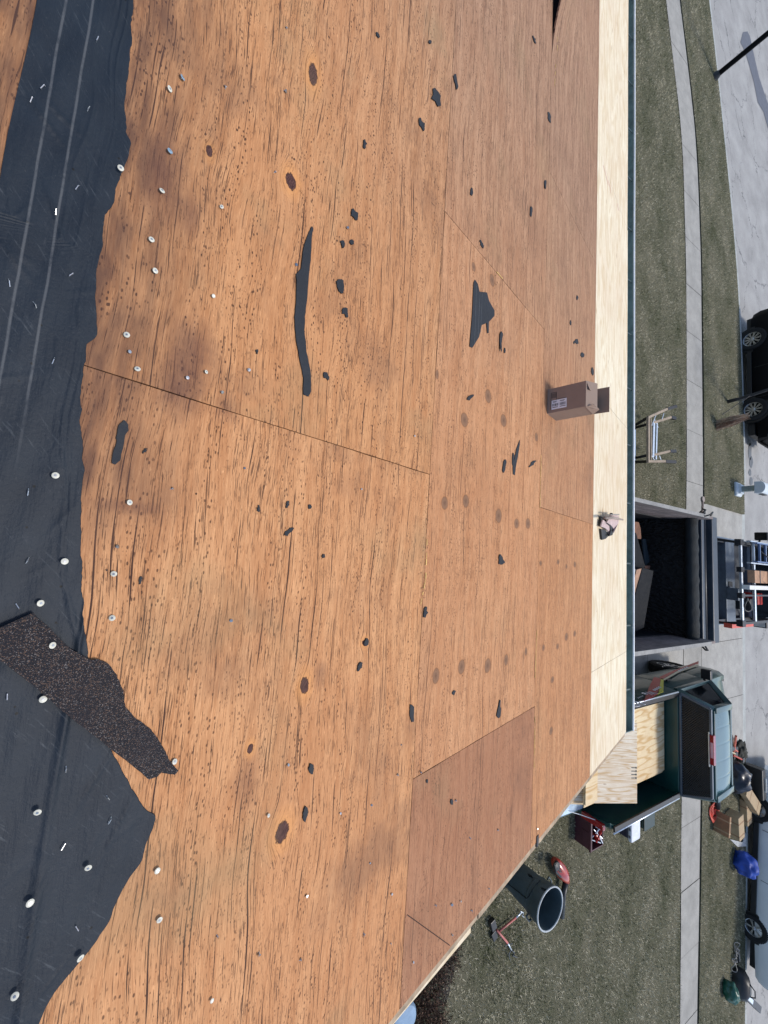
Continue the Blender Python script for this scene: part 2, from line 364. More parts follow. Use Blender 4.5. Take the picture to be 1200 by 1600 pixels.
def shingle_mat():
    m, nt, b = newmat('shingle_granules'); n = N(nt); v = n.coord()
    vo = n.voro(v, 720); r = n.sep(vo['Color'])
    c = n.mix(n.rng(r[0], 0, 1), C(.007, .006, .009), C(.022, .018, .022))
    c = n.mix(n.rng(r[1], .84, .86, 0, 1), c, C(.13, .08, .055)); c = n.mix(n.rng(r[2], .94, .96), c, C(.20, .18, .17))
    c = n.mix(n.rng(n.noise(v, 9, 3), .45, .7, 0, .5), c, C(.02, .015, .02))
    nt.links.new(c, b.inputs['Base Color']); b.inputs['Roughness'].default_value = .75
    nt.links.new(n.bump(n.math('SUBTRACT', 1, vo['Distance']), .8, .003), b.inputs['Normal']); return m
M_SHINGLE = shingle_mat()
M_CAP = mat('cap_white', (.60, .585, .49), .45, var=.1, sc=200, dirt=.3)
M_CAPB = mat('cap_blue', (.22, .33, .42), .45, var=.15, sc=200)
M_NAIL = mat('nail_steel', (.55, .55, .55), .35, 1, .2, 200)

# ================================================================== THE HOUSE
HB = Vector((-3.0, 1.0, 0))
house = thing('house', HB, 'low house with a stripped plywood roof seen from on top of it', 'house')
RL = Matrix.Translation(-HB) @ ROOF
TK = .014
def deck(name, x0, x1, s0, s1, m, label=None, gap=.0015, lift=None, wob=.0008, edges=True):
    nx = max(2, int((x1 - x0) / .06)); ns = max(2, int((s1 - s0) / .12)); mb = MB()
    top = []
    for j in range(ns + 1):
        for i in range(nx + 1):
            x = x0 + gap + (x1 - x0 - 2 * gap) * i / nx; s = s0 + gap + (s1 - s0 - 2 * gap) * j / ns
            if j in (0, ns): s += random.uniform(-1, 1) * wob
            if i in (0, nx): x += random.uniform(-1, 1) * wob
            h = .0008 * sin(x * 3 + s * 5) + (lift(x, s) if lift else 0)
            top.append((x, s, h))
    fs = []
    W = nx + 1
    for j in range(ns):
        for i in range(nx): fs.append((j * W + i, j * W + i + 1, (j + 1) * W + i + 1, (j + 1) * W + i))
    nt_ = len(top); bot = [(x, s, h - TK) for x, s, h in top]
    for f in list(fs): fs.append(tuple(k + nt_ for k in f)[::-1])
    rim = [i for i in range(W)] + [j * W + nx for j in range(1, ns + 1)] + [ns * W + i for i in range(nx - 1, -1, -1)] + [j * W for j in range(ns - 1, 0, -1)]
    for a, b_ in zip(rim, rim[1:] + rim[:1]): fs.append((a, a + nt_, b_ + nt_, b_))
    mb.add(top + bot, fs)
    o = mb.build(name, m, house, M=RL, smooth=False)
    if label: o['label'] = label
    return o
XR = 1.715
def lift_b(x, s):
    k = max(0, min(1, (-3.75 - x) / 1.1)); e = max(0, 1 - (s - 2.25) / .8)
    return .24 * k ** 1.5 * e ** 2.2
deck('roof_deck', -12, -2.79, -2.6, 1.03, plywood('ply_weathered_h', (.55, .30, .165), (.40, .195, .10), .8, (), (), .8, .5, .2, True, 12))
deck('roof_deck', -2.79, -.343, -2.6, 1.03, M_D1)
deck('roof_deck', -.343, XR, -2.6, 1.03, M_D2)
deck('roof_deck', -12, -4.03, 1.03, 2.23, M_B0)
deck('roof_deck', -4.03, -1.585, 1.03, 2.23, M_C0)
deck('roof_deck', -1.585, .893, 1.03, 2.23, M_C1)
deck('roof_deck', .893, XR, 1.03, 2.23, M_C2, 'dark reddish plywood panel at the lower corner')
deck('roof_deck', -12, -2.80, 2.23, 3.405, M_B0, None, lift=lift_b, label=None) if False else deck('roof_deck', -12, -2.80, 2.23, 3.405, M_B0, 'plywood panel with its upper edge lifted off the roof', lift=lift_b)
deck('roof_deck', -2.80, -.357, 2.23, 3.405, M_B1)
deck('roof_deck', -.357, XR, 2.23, 3.405, M_B2)
NL = 'new pale plywood panel along the eave'
def wav(x, s):
    return .02 * max(0, (-6.2 - x)) * max(0, (s - 4.2))
deck('new_roof_deck', -12, -4.02, 3.405, 4.645, M_NEW, NL)
deck('new_roof_deck', -4.02, -1.575, 3.405, 4.66, M_NEW, NL)
deck('new_roof_deck', -1.575, .890, 3.405, 4.665, M_NEW, NL)
deck('new_roof_deck', .890, XR, 3.405, 4.665, M_NEW, NL)
for pts in (((942, 258), (946, 272), (950, 290)), ((950, 282), (953, 293), (954, 302)), ((964, 318), (967, 330))):
    P_ = [RS(*a) for a in pts]; mb = MB()
    for a, b_ in zip(P_, P_[1:]): mb.bar((a[0], a[1], .0022), (b_[0], b_[1], .0022), .006, .0008)
    mb.build('chalk_mark', mat('red_chalk', (.62, .30, .27), .9), house, M=RL)
mb = MB(); mb.bar((1.392, 1.042, .0008), (1.70, 1.365, .0008), .003, .0008); mb.build('saw_cut', mat('saw_cut', (.03, .015, .012), .95), house, M=RL)
# raw yellow edges where the veneer has chipped along the seams
mb = MB()
for (a, b_) in (((667, 822), (664, 905)), ((664, 905), (656, 945)), ((838, 985), (835, 1060)), ((835, 1120), (834, 1200)), ((845, 700), (843, 795)), ((867, 48), (868, 88)), ((868, 90), (866, 135)), ((775, 425), (790, 442))):
    p = RS(*a); q = RS(*b_); L = int(8)
    for i in range(L):
        if random.random() < .25: continue
        t0, t1 = i / L, (i + .9) / L
        w0 = random.uniform(.0015, .004); mb = MB()
        mb.bar((p[0] + (q[0] - p[0]) * t0, p[1] + (q[1] - p[1]) * t0, .0035 + (.0 if a[0] != 867 else .012)), (p[0] + (q[0] - p[0]) * t1, p[1] + (q[1] - p[1]) * t1, .0035 + (.0 if a[0] != 867 else .012)), w0, .002); mb.build('veneer_splinter', M_CHIP, house, M=RL)
# subframe under the gaps, other slope, walls
mb = MB(); mb.b2((-12, -2.6, -.20), (XR - .012, 4.58, -.105)); mb.build('rafter_frame', mat('dark_rafter', (.03, .022, .018), .9), house, M=RL)
zr = ZR + 2.6 * sin(TH); yr = -2.6 * cos(TH)
mb = MB(); mb.prism([(-12, yr - 5.0, zr - 1.45), (XR, yr - 5.0, zr - 1.45), (XR, yr - .01, zr), (-12, yr - .01, zr)], -.03)
mb.build('rear_roof_deck', M_B1, house, M=Matrix.Translation(-HB))
WALL = mat('wall_siding', (.55, .53, .48), .7, var=.08, sc=8, bump=.2)
mb = MB(); mb.b2((-11.6, yr - 4.6, 0), (1.35, 4.05, 2.35)); mb.add([(1.35, 4.05, 2.35), (1.35, yr - 4.6, 2.35), (1.35, yr, zr - .22), (-11.6, 4.05, 2.35), (-11.6, yr - 4.6, 2.35), (-11.6, yr, zr - .22)], [(0, 1, 2), (3, 5, 4)])
mb.build('wall', WALL, house, M=Matrix.Translation(-HB))
mb = MB(); mb.b2((-1.7, 4.06, 0), (1.1, 4.11, 2.1))
for k in range(1, 4): mb.b2((-1.7, 4.11, k * .525 - .01), (1.1, 4.118, k * .525 + .01))
mb.build('garage_door', mat('garage_door', (.7, .7, .68), .5), house, M=Matrix.Translation(-HB))
mb = MB(); mb.b2((-12, 4.455, 2.32), (XR, 4.483, 2.555)); mb.build('fascia', mat('fascia_white', (.65, .65, .62), .5), house, M=Matrix.Translation(-HB))
# gutter: trough with bright outer lip
M_GUT = mat('gutter_green', (.20, .265, .25), .4, .3, .25, 14, dirt=.5, dirtcol=(.09, .10, .09))
prof = [(4.486, 2.555), (4.486, 2.45), (4.50, 2.435), (4.60, 2.435), (4.635, 2.455), (4.652, 2.51), (4.662, 2.560), (4.655, 2.561), (4.644, 2.51), (4.628, 2.462), (4.597, 2.443), (4.503, 2.443), (4.492, 2.453), (4.492, 2.555)]
mb = MB(); rings = [[(x, y, z) for y, z in prof] for x in np.linspace(-12, XR + .02, 40)]
mb.loft(rings); mb.b2((XR + .018, 4.484, 2.437), (XR + .024, 4.66, 2.560))
g = mb.build('gutter', M_GUT, house, M=Matrix.Translation(-HB))
mb = MB(); mb.tube([(x, 4.660 + .002 * sin(x * 2), 2.562) for x in np.linspace(-12, XR + .02, 60)], .0105, 6)
mb.build('gutter_lip', mat('gutter_lip', (.92, .95, .95), .5, .0), g)
mb = MB(); mb.b2((0, 4.49, 2.540), (.016, 4.655, 2.545)); s0_ = mb.build('gutter_strap', mat('gutter_strap', (.07, .10, .10), .4, .5), g)
for k in range(1, 20):
    o = s0_.copy(); COL.objects.link(o); o.location.x = -.68 * k
s0_.location.x = 1.3
for k, o in enumerate([c for c in g.children if c.name.startswith('gutter_strap')]): o.location.x = 1.3 - .68 * k
# rake boards on the open gable edge (in roof coordinates)
mb = MB()
for a, b_ in ((-2.6, .40), (.405, 1.62), (1.625, 2.80), (2.805, 4.63)): mb.b2((XR + .003, a, -.105), (XR + .034, b_, -.006 + random.uniform(-.004, .002)))
for a, b_ in ((-2.6, .9), (.905, 2.10)): mb.b2((XR + .0345, a, -.085), (XR + .050, b_, -.018))
mb.build('rake_board', mat('old_rake_board', (.36, .27, .18), .85, var=.35, sc=30, bump=.4, dirt=.3), house, M=RL)
mb = MB(); mb.add([(XR + .051, .55, -.09), (XR + .051, 1.60, -.09), (XR + .051, 1.60, -.03), (XR + .051, .55, -.03), (XR + .056, .55, -.09), (XR + .095, 1.60, -.09), (XR + .095, 1.60, -.03), (XR + .056, .55, -.03)], [(0, 1, 2, 3), (4, 5, 6, 7), (0, 1, 5, 4), (1, 2, 6, 5), (2, 3, 7, 6), (3, 0, 4, 7)])
o = mb.build('new_rake_board', M_NEW, house, M=RL); o['label'] = 'fresh pale board under the roof edge'
mb = MB()
px = RS(838, 1306); mb.b2((XR - .035, px[1], .001), (XR + .023, px[1] + .03, .004)); mb.b2((XR + .023, px[1], -.05), (XR + .026, px[1] + .03, .004))
mb.build('metal_clip', mat('dark_clip', (.03, .03, .035), .5, .5), house, M=RL)

# ================================================================== FELT, SHINGLE, SCRAPS, NAILS (in roof coordinates)
def roofthing(name, x, s, label, cat, group=None, h=.0, rot=0.0):
    M = ROOF @ Matrix.Translation((x, s, h)) @ Matrix.Rotation(rot, 4, 'Z')
    return thing(name, (0, 0, 0), label, cat, group, M=M)
edge_px = [(216, -60), (208, 0), (205, 60), (203, 85), (199, 120), (195, 175), (190, 203), (199, 207), (203, 222), (201, 240), (193, 262), (183, 290), (177, 318), (163, 340), (160, 370), (155, 400), (150, 440), (149, 470), (152, 500), (150, 522), (146, 531), (134, 536), (132, 560), (128, 600), (125, 650), (130, 690), (129, 740), (126, 800), (126, 850), (128, 890), (130, 940), (132, 980), (137, 1025), (150, 1080), (165, 1140), (178, 1180), (190, 1200), (203, 1228), (222, 1258), (234, 1268), (243, 1271), (239, 1290), (228, 1312), (221, 1345), (205, 1366), (188, 1395), (168, 1440), (146, 1475), (120, 1505), (98, 1532), (80, 1555), (64, 1590), (40, 1640), (-20, 1700)]
epts = sorted([RS(*p) for p in edge_px]); ex = np.array([p[0] for p in epts]); es = np.array([p[1] for p in epts])
X = np.arange(-4.6, 1.25, .006); U = np.interp(X, ex, es)
left = X < ex[0]; U[left] = es[0] + .01 * np.sin(X[left] * 9)
U = np.convolve(np.pad(U, 1, 'edge'), np.array([.25, .5, .25]), 'valid') + .0022 * np.convolve(rng.normal(size=len(X)), np.ones(4) / 4, 'same')
Lw = np.where(X > -.58, -.330 - .30 * np.clip((X + .58) / .06, 0, 1), -.330 + .003 * np.sin(X * 11))
mb = MB(); NV = 90; vs = []
CREASE = [(random.uniform(-1.1, 1.0), random.uniform(-.33, .05), random.uniform(-1.6, 1.6), random.uniform(.02, .07), random.uniform(.0015, .003)) for _ in range(46)]
US = np.convolve(np.pad(U, 45, 'edge'), np.hanning(91) / np.hanning(91).sum(), 'valid')
for x, u, l, us in zip(X, U, Lw, US):
    for k in range(NV + 1):
        t = k / NV; s = u - (u - l) * t ** 1.5 if True else 0
        d = us - s - .004
        z = .0035
        a = 1
        for off, w_, hh in ((.014, .0016, .004), (.022, .0020, .005), (.029, .0014, .003), (.044, .002, .0025), (.062, .003, .0022)):
            o2 = off + .006 * sin(x * 7 + off * 90) + .004 * sin(x * 23)
            amp = .62 * hh * (.2 + .65 * (.5 + .5 * sin(x * 4.3 + off * 70))) * (1 if x < .35 else .0)
            z += amp * math.exp(-((d - o2) / w_) ** 2)
        # seam fold crossing the wide part
        f0 = -.118 - .0 * x; z += .006 * math.exp(-((s - (-.112 - .012 * math.sin((x - .2) * 3))) / .0045) ** 2) * (x > .05)
        z += .0018 * sin(x * 17 + s * 40) * sin(s * 60 + x * 5)
        for (qx, qs, an, L_) in ((-.80, -.285, .9, .045), (-.83, -.262, 1.2, .03), (-.62, -.25, .4, .05), (-.5, -.3, .8, .05), (.5, -.05, -.5, .09), (.62, .0, -.4, .07), (.3, -.08, .2, .06)):
            dx, ds = x - qx, s - qs; al = dx * cos(an) + ds * sin(an); pe = -dx * sin(an) + ds * cos(an)
            z += .004 * math.exp(-(pe / .0028) ** 2 - (al / L_) ** 2)
        for (qx, qs, an, L_, wd_) in CREASE:
            dx, ds = x - qx, s - qs
            if abs(dx) < .16 and abs(ds) < .16:
                al = dx * cos(an) + ds * sin(an); pe = -dx * sin(an) + ds * cos(an); z += .0022 * math.exp(-abs(pe / wd_) - (al / L_) ** 2)
        if k == 0: z = max(.0022, z * .4)
        vs.append((x, s, z))
W = NV + 1; fs = []
for i in range(len(X) - 1):
    for k in range(NV): fs.append((i * W + k, i * W + k + 1, (i + 1) * W + k + 1, (i + 1) * W + k))
base = len(vs)
for i, (x, u) in enumerate(zip(X, U)): vs.append((x, u - .001, .0004))
for i in range(len(X) - 1): fs.append((i * W, (i + 1) * W, base + i + 1, base + i))
mb.add(vs, fs)
felt = mb.build('roofing_felt', M_FELT, smooth=True); felt.matrix_world = ROOF
tag(felt, 'long torn strip of black roofing felt with two grey lines running down the left side', 'roofing felt')

def slab(name, pxpoly, m, label, cat, h0=.002, th=.0022, curl=.0, group=None, jag=0, sub=3, lay=None):
    P = [RS(*p) for p in pxpoly]
    Q = []
    for (a, b_) in zip(P, P[1:] + P[:1]):
        for k in range(sub):
            t = k / sub; Q.append([a[0] + (b_[0] - a[0]) * t + random.uniform(-1, 1) * jag, a[1] + (b_[1] - a[1]) * t + random.uniform(-1, 1) * jag])
    cx = sum(q[0] for q in Q) / len(Q); cs = sum(q[1] for q in Q) / len(Q)
    bm = bmesh.new(); vv = [bm.verts.new((q[0] - cx, q[1] - cs, 0)) for q in Q]; f = bm.faces.new(vv)
    bmesh.ops.triangulate(bm, faces=[f]); 
    bmesh.ops.subdivide_edges(bm, edges=[e for e in bm.edges if e.calc_length() > .02], cuts=2, use_grid_fill=True)
    ph = random.uniform(0, 6)
    for v in bm.verts:
        r2 = math.hypot(v.co.x, v.co.y)
        v.co.z = h0 + curl * (r2 * 6) ** 2 * (1 + sin(ph + v.co.x * 30)) + (lay(v.co.x + cx, v.co.y + cs) if lay else 0)
    g = bmesh.ops.extrude_face_region(bm, geom=list(bm.faces))
    for v in [e for e in g['geom'] if isinstance(e, bmesh.types.BMVert)]: v.co.z += th
    bmesh.ops.recalc_face_normals(bm, faces=bm.faces)
    me = bpy.data.meshes.new(name); bm.to_mesh(me); bm.free(); me.materials.append(m)
    o = bpy.data.objects.new(name, me); COL.objects.link(o); o.matrix_world = ROOF @ Matrix.Translation((cx, cs, 0))
    return tag(o, label, cat, group)
sh = [(-40, 250), (150, 165), (170, 188), (200, 212), (232, 243), (262, 272), (300, 312), (332, 337), (365, 358), (400, 378), (425, 387), (455, 386), (500, 403), (520, 425), (542, 458), (560, 500), (573, 530), (578, 575), (582, 605), (604, 630), (632, 662), (660, 680), (702, 712), (722, 740), (750, 782), (772, 815), (785, 850), (808, 882), (830, 906), (815, 924), (785, 922), (752, 915), (735, 932), (690, 949), (640, 900), (560, 840), (490, 780), (420, 725), (300, 630), (200, 545), (100, 460), (20, 400), (-30, 360), (-60, 300)]
def over_felt(x, s):
    u = float(np.interp(x, ex, es)); return .011 / (1 + math.exp(-(u - s) / .01))
slab('shingle_piece', [(a / 3, 900 + b_ / 3) for a, b_ in sh], M_SHINGLE, 'torn strip of black granule-covered shingle lying across the edge of the felt', 'shingle', h0=.004, th=.004, jag=.0008, curl=.0006, lay=over_felt)

def scr(o, k, pts): return [(o[0] + a * k, o[1] + b_ * k) for a, b_ in pts]
k5 = 500 / 1200; o5 = (360, 300)
slab('felt_scrap', scr(o5, k5, [(303,130),(308,140),(303,170),(298,260),(290,330),(285,400),(277,470),(275,520),(283,600),(298,670),(300,750),(290,768),(272,760),(270,740),(272,700),(260,640),(245,560),(240,500),(238,470),(244,420),(246,340),(244,310),(262,290),(272,210),(290,160)]), M_SCRAP, 'longest curved sliver of black felt on the old plywood', 'felt scrap', group='torn felt scraps on the old plywood', jag=.0007, sub=4)
slab('felt_scrap', scr(o5, k5, [(915,330),(925,345),(932,375),(960,378),(968,410),(988,445),(988,465),(967,488),(966,530),(961,530),(958,492),(940,500),(930,545),(905,585),(895,580),(905,450),(910,340)]), M_SCRAP, 'wide triangular piece of black felt with straight left edge', 'felt scrap', group='torn felt scraps on the old plywood', jag=.0006)
slab('felt_scrap', scr((0, 450), 1 / 3, [(580,620),(600,640),(600,670),(585,690),(578,740),(565,780),(562,810),(540,828),(522,822),(528,780),(545,720),(543,700),(555,645)]), M_SCRAP, 'short thick black felt strip lying close to the felt edge', 'felt scrap', group='torn felt scraps on the old plywood', jag=.0007)
slab('felt_scrap', scr(o5, k5, [(1083,930),(1083,948),(1076,990),(1070,1020),(1064,1062),(1058,1058),(1057,1030),(1063,1000),(1070,965)]), M_SCRAP, 'narrow black felt sliver pointing at the cardboard box, longest of its cluster', 'felt scrap', group='torn felt scraps on the old plywood', jag=.0005)
tri = [o for o in bpy.data.objects if o.get('label', '').startswith('wide triangular')][0]
for a, b_ in (((743, 447), (740, 538)), ((748.5, 458), (745.5, 528)), ((752, 459), (749.5, 520))):
    A = Vector((*RS(*a), .0048)) - Vector((tri.matrix_world.inverted() @ Vector((0, 0, 0)))) * 0; B_ = Vector((*RS(*b_), .0048)); Mi = tri.matrix_world.inverted() @ ROOF
    MB().bar(Mi @ A, Mi @ B_, .0022, .0006).build('printed_line', mat('printed_line', (.09, .10, .11), .8), tri)
small = []                                             # px, py, width, height, tilt, wobble
for a in ((412,355,26,54,-.2),(430,453,24,38,-.3),(463,85,22,44,-.35),(453,190,16,20,-.3),(419,197,14,28,0),(1126,75,9,34,0),(940,195,9,30,-.3),(898,770,14,30,.9),(1012,562,10,76,.05),(1027,595,8,20,0),(1058,1003,7,48,0),(1025,1028,13,50,.15),(1130,1020,12,34,.8),(212,1172,15,28,.3),(295,1180,14,16,0),(217,1272,20,42,.9),(348,1365,14,16,0),(1012,1378,24,38,-.2),(357,692,20,32,-.5),(98,600,10,18,0),(104,1187,14,26,0)):
    small.append((o5[0] + a[0] * k5, o5[1] + a[1] * k5, a[2] * k5, a[3] * k5, a[4]))
for a in ((643,305,32,58,-.3),(596,390,16,42,-.3),(703,257,12,48,-.1),(418,452,13,28,-.1),(387,672,16,36,-.4),(378,758,13,18,-.3),(995,368,12,34,-.2),(938,662,7,32,0),(752,600,10,24,0),(982,578,6,28,0),(784,765,10,24,-.3),(458,112,10,20,-.4),(948,125,8,26,-.35),(622,133,10,12,0),(350,763,12,22,-.3)):
    small.append((360 + a[0] * .5, a[1] * .5, a[2] * .5, a[3] * .5, a[4]))
for a in ((402,383,14,30,.4),(565,528,18,54,-.1),(251,702,15,32,-.15),(232,842,13,50,.05),(838,515,12,56,.1),(697,464,12,16,.5),(690,805,12,18,0),(423,306,14,24,.1),(607,212,16,34,.2),(613,740,8,12,.2)):
    small.append((360 + a[0] * .5, 850 + a[1] * .5, a[2] * .5, a[3] * .5, a[4]))
for a in ((203,512,20,28,-.2),(188,518,6,18,0),(232,582,20,28,-.3),(285,668,13,42,-.1),(203,285,12,26,0),(170,415,8,28,0),(60,610,12,48,-.15)):
    small.append((840 + a[0] * .3, (380 if a[0] != 60 else -0) + a[1] * .3, a[2] * .3, a[3] * .3, a[4]))
for a in ((657,1370,13,36,.2),(676,765,16,30,.6),(500,1323,6,8,0)): small.append((a[0] / 3, 450 + a[1] / 3, a[2] / 3, a[3] / 3, a[4]))
ORD = ['first', 'second', 'third', 'fourth', 'fifth', 'sixth', 'seventh', 'eighth', 'ninth', 'tenth', 'eleventh', 'twelfth', 'thirteenth', 'fourteenth', 'fifteenth', 'sixteenth', 'seventeenth', 'eighteenth', 'nineteenth', 'twentieth']
def ordn(i):
    if i < 20: return ORD[i]
    t = (i + 1) // 10; u = (i + 1) % 10; T = {2: 'twent', 3: 'thirt', 4: 'fort', 5: 'fift', 6: 'sixt'}[t]
    return T + 'ieth' if u == 0 else T + 'y-' + ORD[u - 1]
def zones(px):
    return 'between the felt and the long seam' if px < 650 else ('beyond the long seam' if px < 842 else 'next to the new panels')
small.sort(key=lambda a: a[1]); cnt = {}
for (px, py, w_, h_, tl) in small:
    z = zones(px); i = cnt.get(z, 0); cnt[z] = i + 1
    P = []; K = 10 if h_ > 9 else 6
    for k in range(K):
        t = 2 * pi * k / K; rr = random.uniform(.5, 1.3)
        ux, uy = cos(t) * w_ / 2 * rr, sin(t) * h_ / 2 * (rr if abs(sin(t)) < .8 else 1.05)
        P.append((px + ux * cos(tl) - uy * sin(tl) * -1 * -1, py + ux * sin(tl) * 1 + uy * cos(tl)))
    slab('felt_scrap', P, M_SCRAP, f'small black felt scrap {z}, {ordn(i)} from the top', 'felt scrap', h0=.0015, th=.0028, curl=random.uniform(0, .06) if h_ > 9 else 0, group='torn felt scraps on the old plywood', sub=3, jag=.0011)

def cap_nail(blue=False):
    r = thing('cap_nail', (0, 0, 0), 'x', 'cap nail')
    mb = MB(); mb.lathe([(0, .0125), (.004, .0132), (.0085, .0128), (.0112, .0118), (.0114, .0105), (.0108, .0100), (0, .0100)], n=18)
    mb.build('cap', M_CAPB if blue else M_CAP, r, smooth=True, auto=40)
    mb = MB(); mb.tube([(0, 0, .0), (0, 0, .011)], .0016, 8); mb.tube([(0, 0, .0132), (0, 0, .0142)], .0042, 10); mb.build('nail_shank', M_NAIL, r)
    return r
proto = {False: None, True: None}
def place_cap(px, py, label, grp, blue=False, lift=.008, h=0.0):
    o = proto[blue] = proto[blue] or cap_nail(blue)
    if 'placed' in o: o = tree_copy(o)
    else: o['placed'] = 1
    x, s = RS(px, py, h + .012)
    o.matrix_world = ROOF @ Matrix.Translation((x, s, h + lift - .006)) @ Matrix.Rotation(random.uniform(-.45, .45), 4, 'X') @ Matrix.Rotation(random.uniform(-.35, .35), 4, 'Y') @ Matrix.Scale(.54, 4)
    o['label'] = label; o['group'] = grp
    return o
wood_caps = [(265, 135, 0), (285, 118, 1), (266, 234, 1), (254, 297, 0), (349, 321, 0), (238, 373, 0), (243, 421, 0), (335, 460, 0), (201, 522, 0), (217, 577, 0), (323, 580, 0), (202, 785, 0), (181, 896, 0), (178, 967, 0), (273, 1193, 0), (247, 1363, 0), (251, 1439, 0), (333, 1567, 0), (421, 1277, 0)]
wood_caps.sort(key=lambda a: a[1]); iw = ib = 0
for px, py, bl in wood_caps:
    if bl: lb = f'blue-grey plastic cap nail standing in the bare plywood, {ordn(ib)} from the top of the photo'; ib += 1
    else: lb = f'white plastic cap nail standing in the bare plywood, {ordn(iw)} from the top of the photo'; iw += 1
    o = place_cap(px, py, lb, 'plastic cap nails in the bare plywood', bool(bl), lift=.008)
    if px > 320: o.scale = (.42, .42, .42)
felt_caps = sorted([(190, 262), (88, 743), (101, 878), (61, 943), (68, 1094), (61, 1268), (47, 1413), (140, 1355), (26, 1558), (125, 1498)], key=lambda a: a[1])
for i, (px, py) in enumerate(felt_caps):
    place_cap(px, py, f'white plastic cap nail in the black felt, {ordn(i)} from the top of the photo', 'plastic cap nails in the felt', h=.006, lift=.011)
place_cap(80, 1010, 'white plastic cap nail standing in the black shingle strip', 'plastic cap nails in the felt', h=.018)
for o in (proto[False], proto[True]):
    del o['placed']
for o in bpy.data.objects:
    if 'placed' in o: del o['placed']
M_STAP = mat('staple_steel', (.75, .75, .75), .3, .8, .1, 200)
stp = sorted([(152, 62), (138, 171), (122, 292), (87, 330), (111, 430), (55, 478), (44, 767), (42, 877), (28, 948), (11, 1089), (103, 1200), (168, 1245), (172, 1280), (84, 562), (14, 440), (68, 136), (121, 1450), (98, 1322), (50, 155)], key=lambda a: a[1])
mb = MB(); mb.tube([(-.005, 0, 0), (-.005, 0, .006), (.005, 0, .007), (.005, 0, 0)], .0009, 6)
st0 = mb.build('staple', M_STAP); st = st0
for i, (px, py) in enumerate(stp):
    o = st0 if i == 0 else st0.copy()
    if i: COL.objects.link(o)
    x, s = RS(px, py, .006); o.matrix_world = ROOF @ Matrix.Translation((x, s, .004)) @ Matrix.Rotation(random.uniform(-.6, .6), 4, 'Z') @ Matrix.Rotation(random.uniform(-.8, .8), 4, 'Y')
    tag(o, f'thin silver staple sticking out of the black felt, {ordn(i)} from the top of the photo', 'staple', 'staples in the felt')
nl = [(544, 357), (465, 413), (648, 681), (565, 764), (582, 1258), (621, 1212), (627, 1164), (658, 1207), (480, 1400), (579, 1348), (532, 1272), (569, 1459), (612, 1397), (611, 1475), (406, 1490), (712, 1252), (778, 1298), (735, 1309), (764, 1389), (681, 1415), (707, 1412), (737, 1423), (707, 1460), (469, 1502), (181, 855), (201, 549), (448, 44), (430, 268), (445, 140), (353, 137), (346, 611), (363, 968), (384, 732), (840, 1295), (720, 1408), (646, 1505), (340, 1463), (450, 1197), (292, 590), (268, 764), (390, 578)]
nl.sort(key=lambda a: a[1])
mb = MB(); mb.lathe([(0, .006), (.0035, .0058), (.0038, .0048), (.0012, .0042), (.0012, -.002), (0, -.002)], n=10)
n0 = mb.build('roofing_nail', M_NAIL, smooth=True, auto=30)
for i, (px, py) in enumerate(nl):
    o = n0 if i == 0 else n0.copy()
    if i: COL.objects.link(o)
    x, s = RS(px, py, .004); sc_ = random.uniform(.8, 1.3) * (1.25 if px > 640 else 1)
    o.matrix_world = ROOF @ Matrix.Translation((x, s, .0)) @ Matrix.Rotation(random.uniform(-.8, .8), 4, 'X') @ Matrix.Rotation(random.uniform(-.6, .6), 4, 'Y') @ Matrix.Scale(sc_, 4)
    tag(o, f'shiny steel nail head in the old plywood, {ordn(i)} from the top of the photo', 'nail', 'bare steel nails in the old plywood')

# ------------------------------------------------------------------ cardboard box on the roof
M_CB = mat('cardboard', (.30, .215, .165), .8, var=.06, sc=30, bump=.1)
M_CBD = mat('cardboard_inside', (.30, .20, .14), .85, var=.08, sc=30)
bxr = roofthing('cardboard_box', -1.10, 2.395, 'small open brown cardboard box with a white barcode label standing on the roof', 'box')
mb = MB(); x, y, z = .086, .085, .243
mb.b2((-x, -y, .003), (x, -y + .003, z)); mb.b2((-x, y - .003, .003), (x, y, z)); mb.b2((-x, -y + .003, .003), (-x + .003, y - .003, z)); mb.b2((x - .003, -y + .003, .003), (x, y - .003, z)); mb.b2((-x, -y, 0), (x, y, .003))
mb.build('body', M_CB, bxr, bevel=.0015)
mb = MB(); mb.prism([(-x, -y, z), (x, -y, z), (x, .0, z + .045), (-x, .0, z + .045)], .0025); mb.build('flap', M_CB, bxr)
mb = MB(); mb.prism([(-x, y, z), (x, y, z), (x, y + .01, z + .095), (-x, y + .01, z + .095)], .0025, (0, -1, 0)); mb.build('flap', M_CBD, bxr)
mb = MB(); mb.prism([(x, -y + .004, z), (x, y - .004, z), (x - .015, y - .03, z + .045), (x - .015, -y + .03, z + .045)], .0025, (1, 0, 0)); mb.build('flap', M_CB, bxr)
mb = MB(); mb.prism([(-x, -y + .004, z), (-x, y - .004, z), (-x + .06, y - .01, z + .02), (-x + .06, -y + .01, z + .02)], .0025, (0, 0, 1)); mb.build('flap', M_CB, bxr)
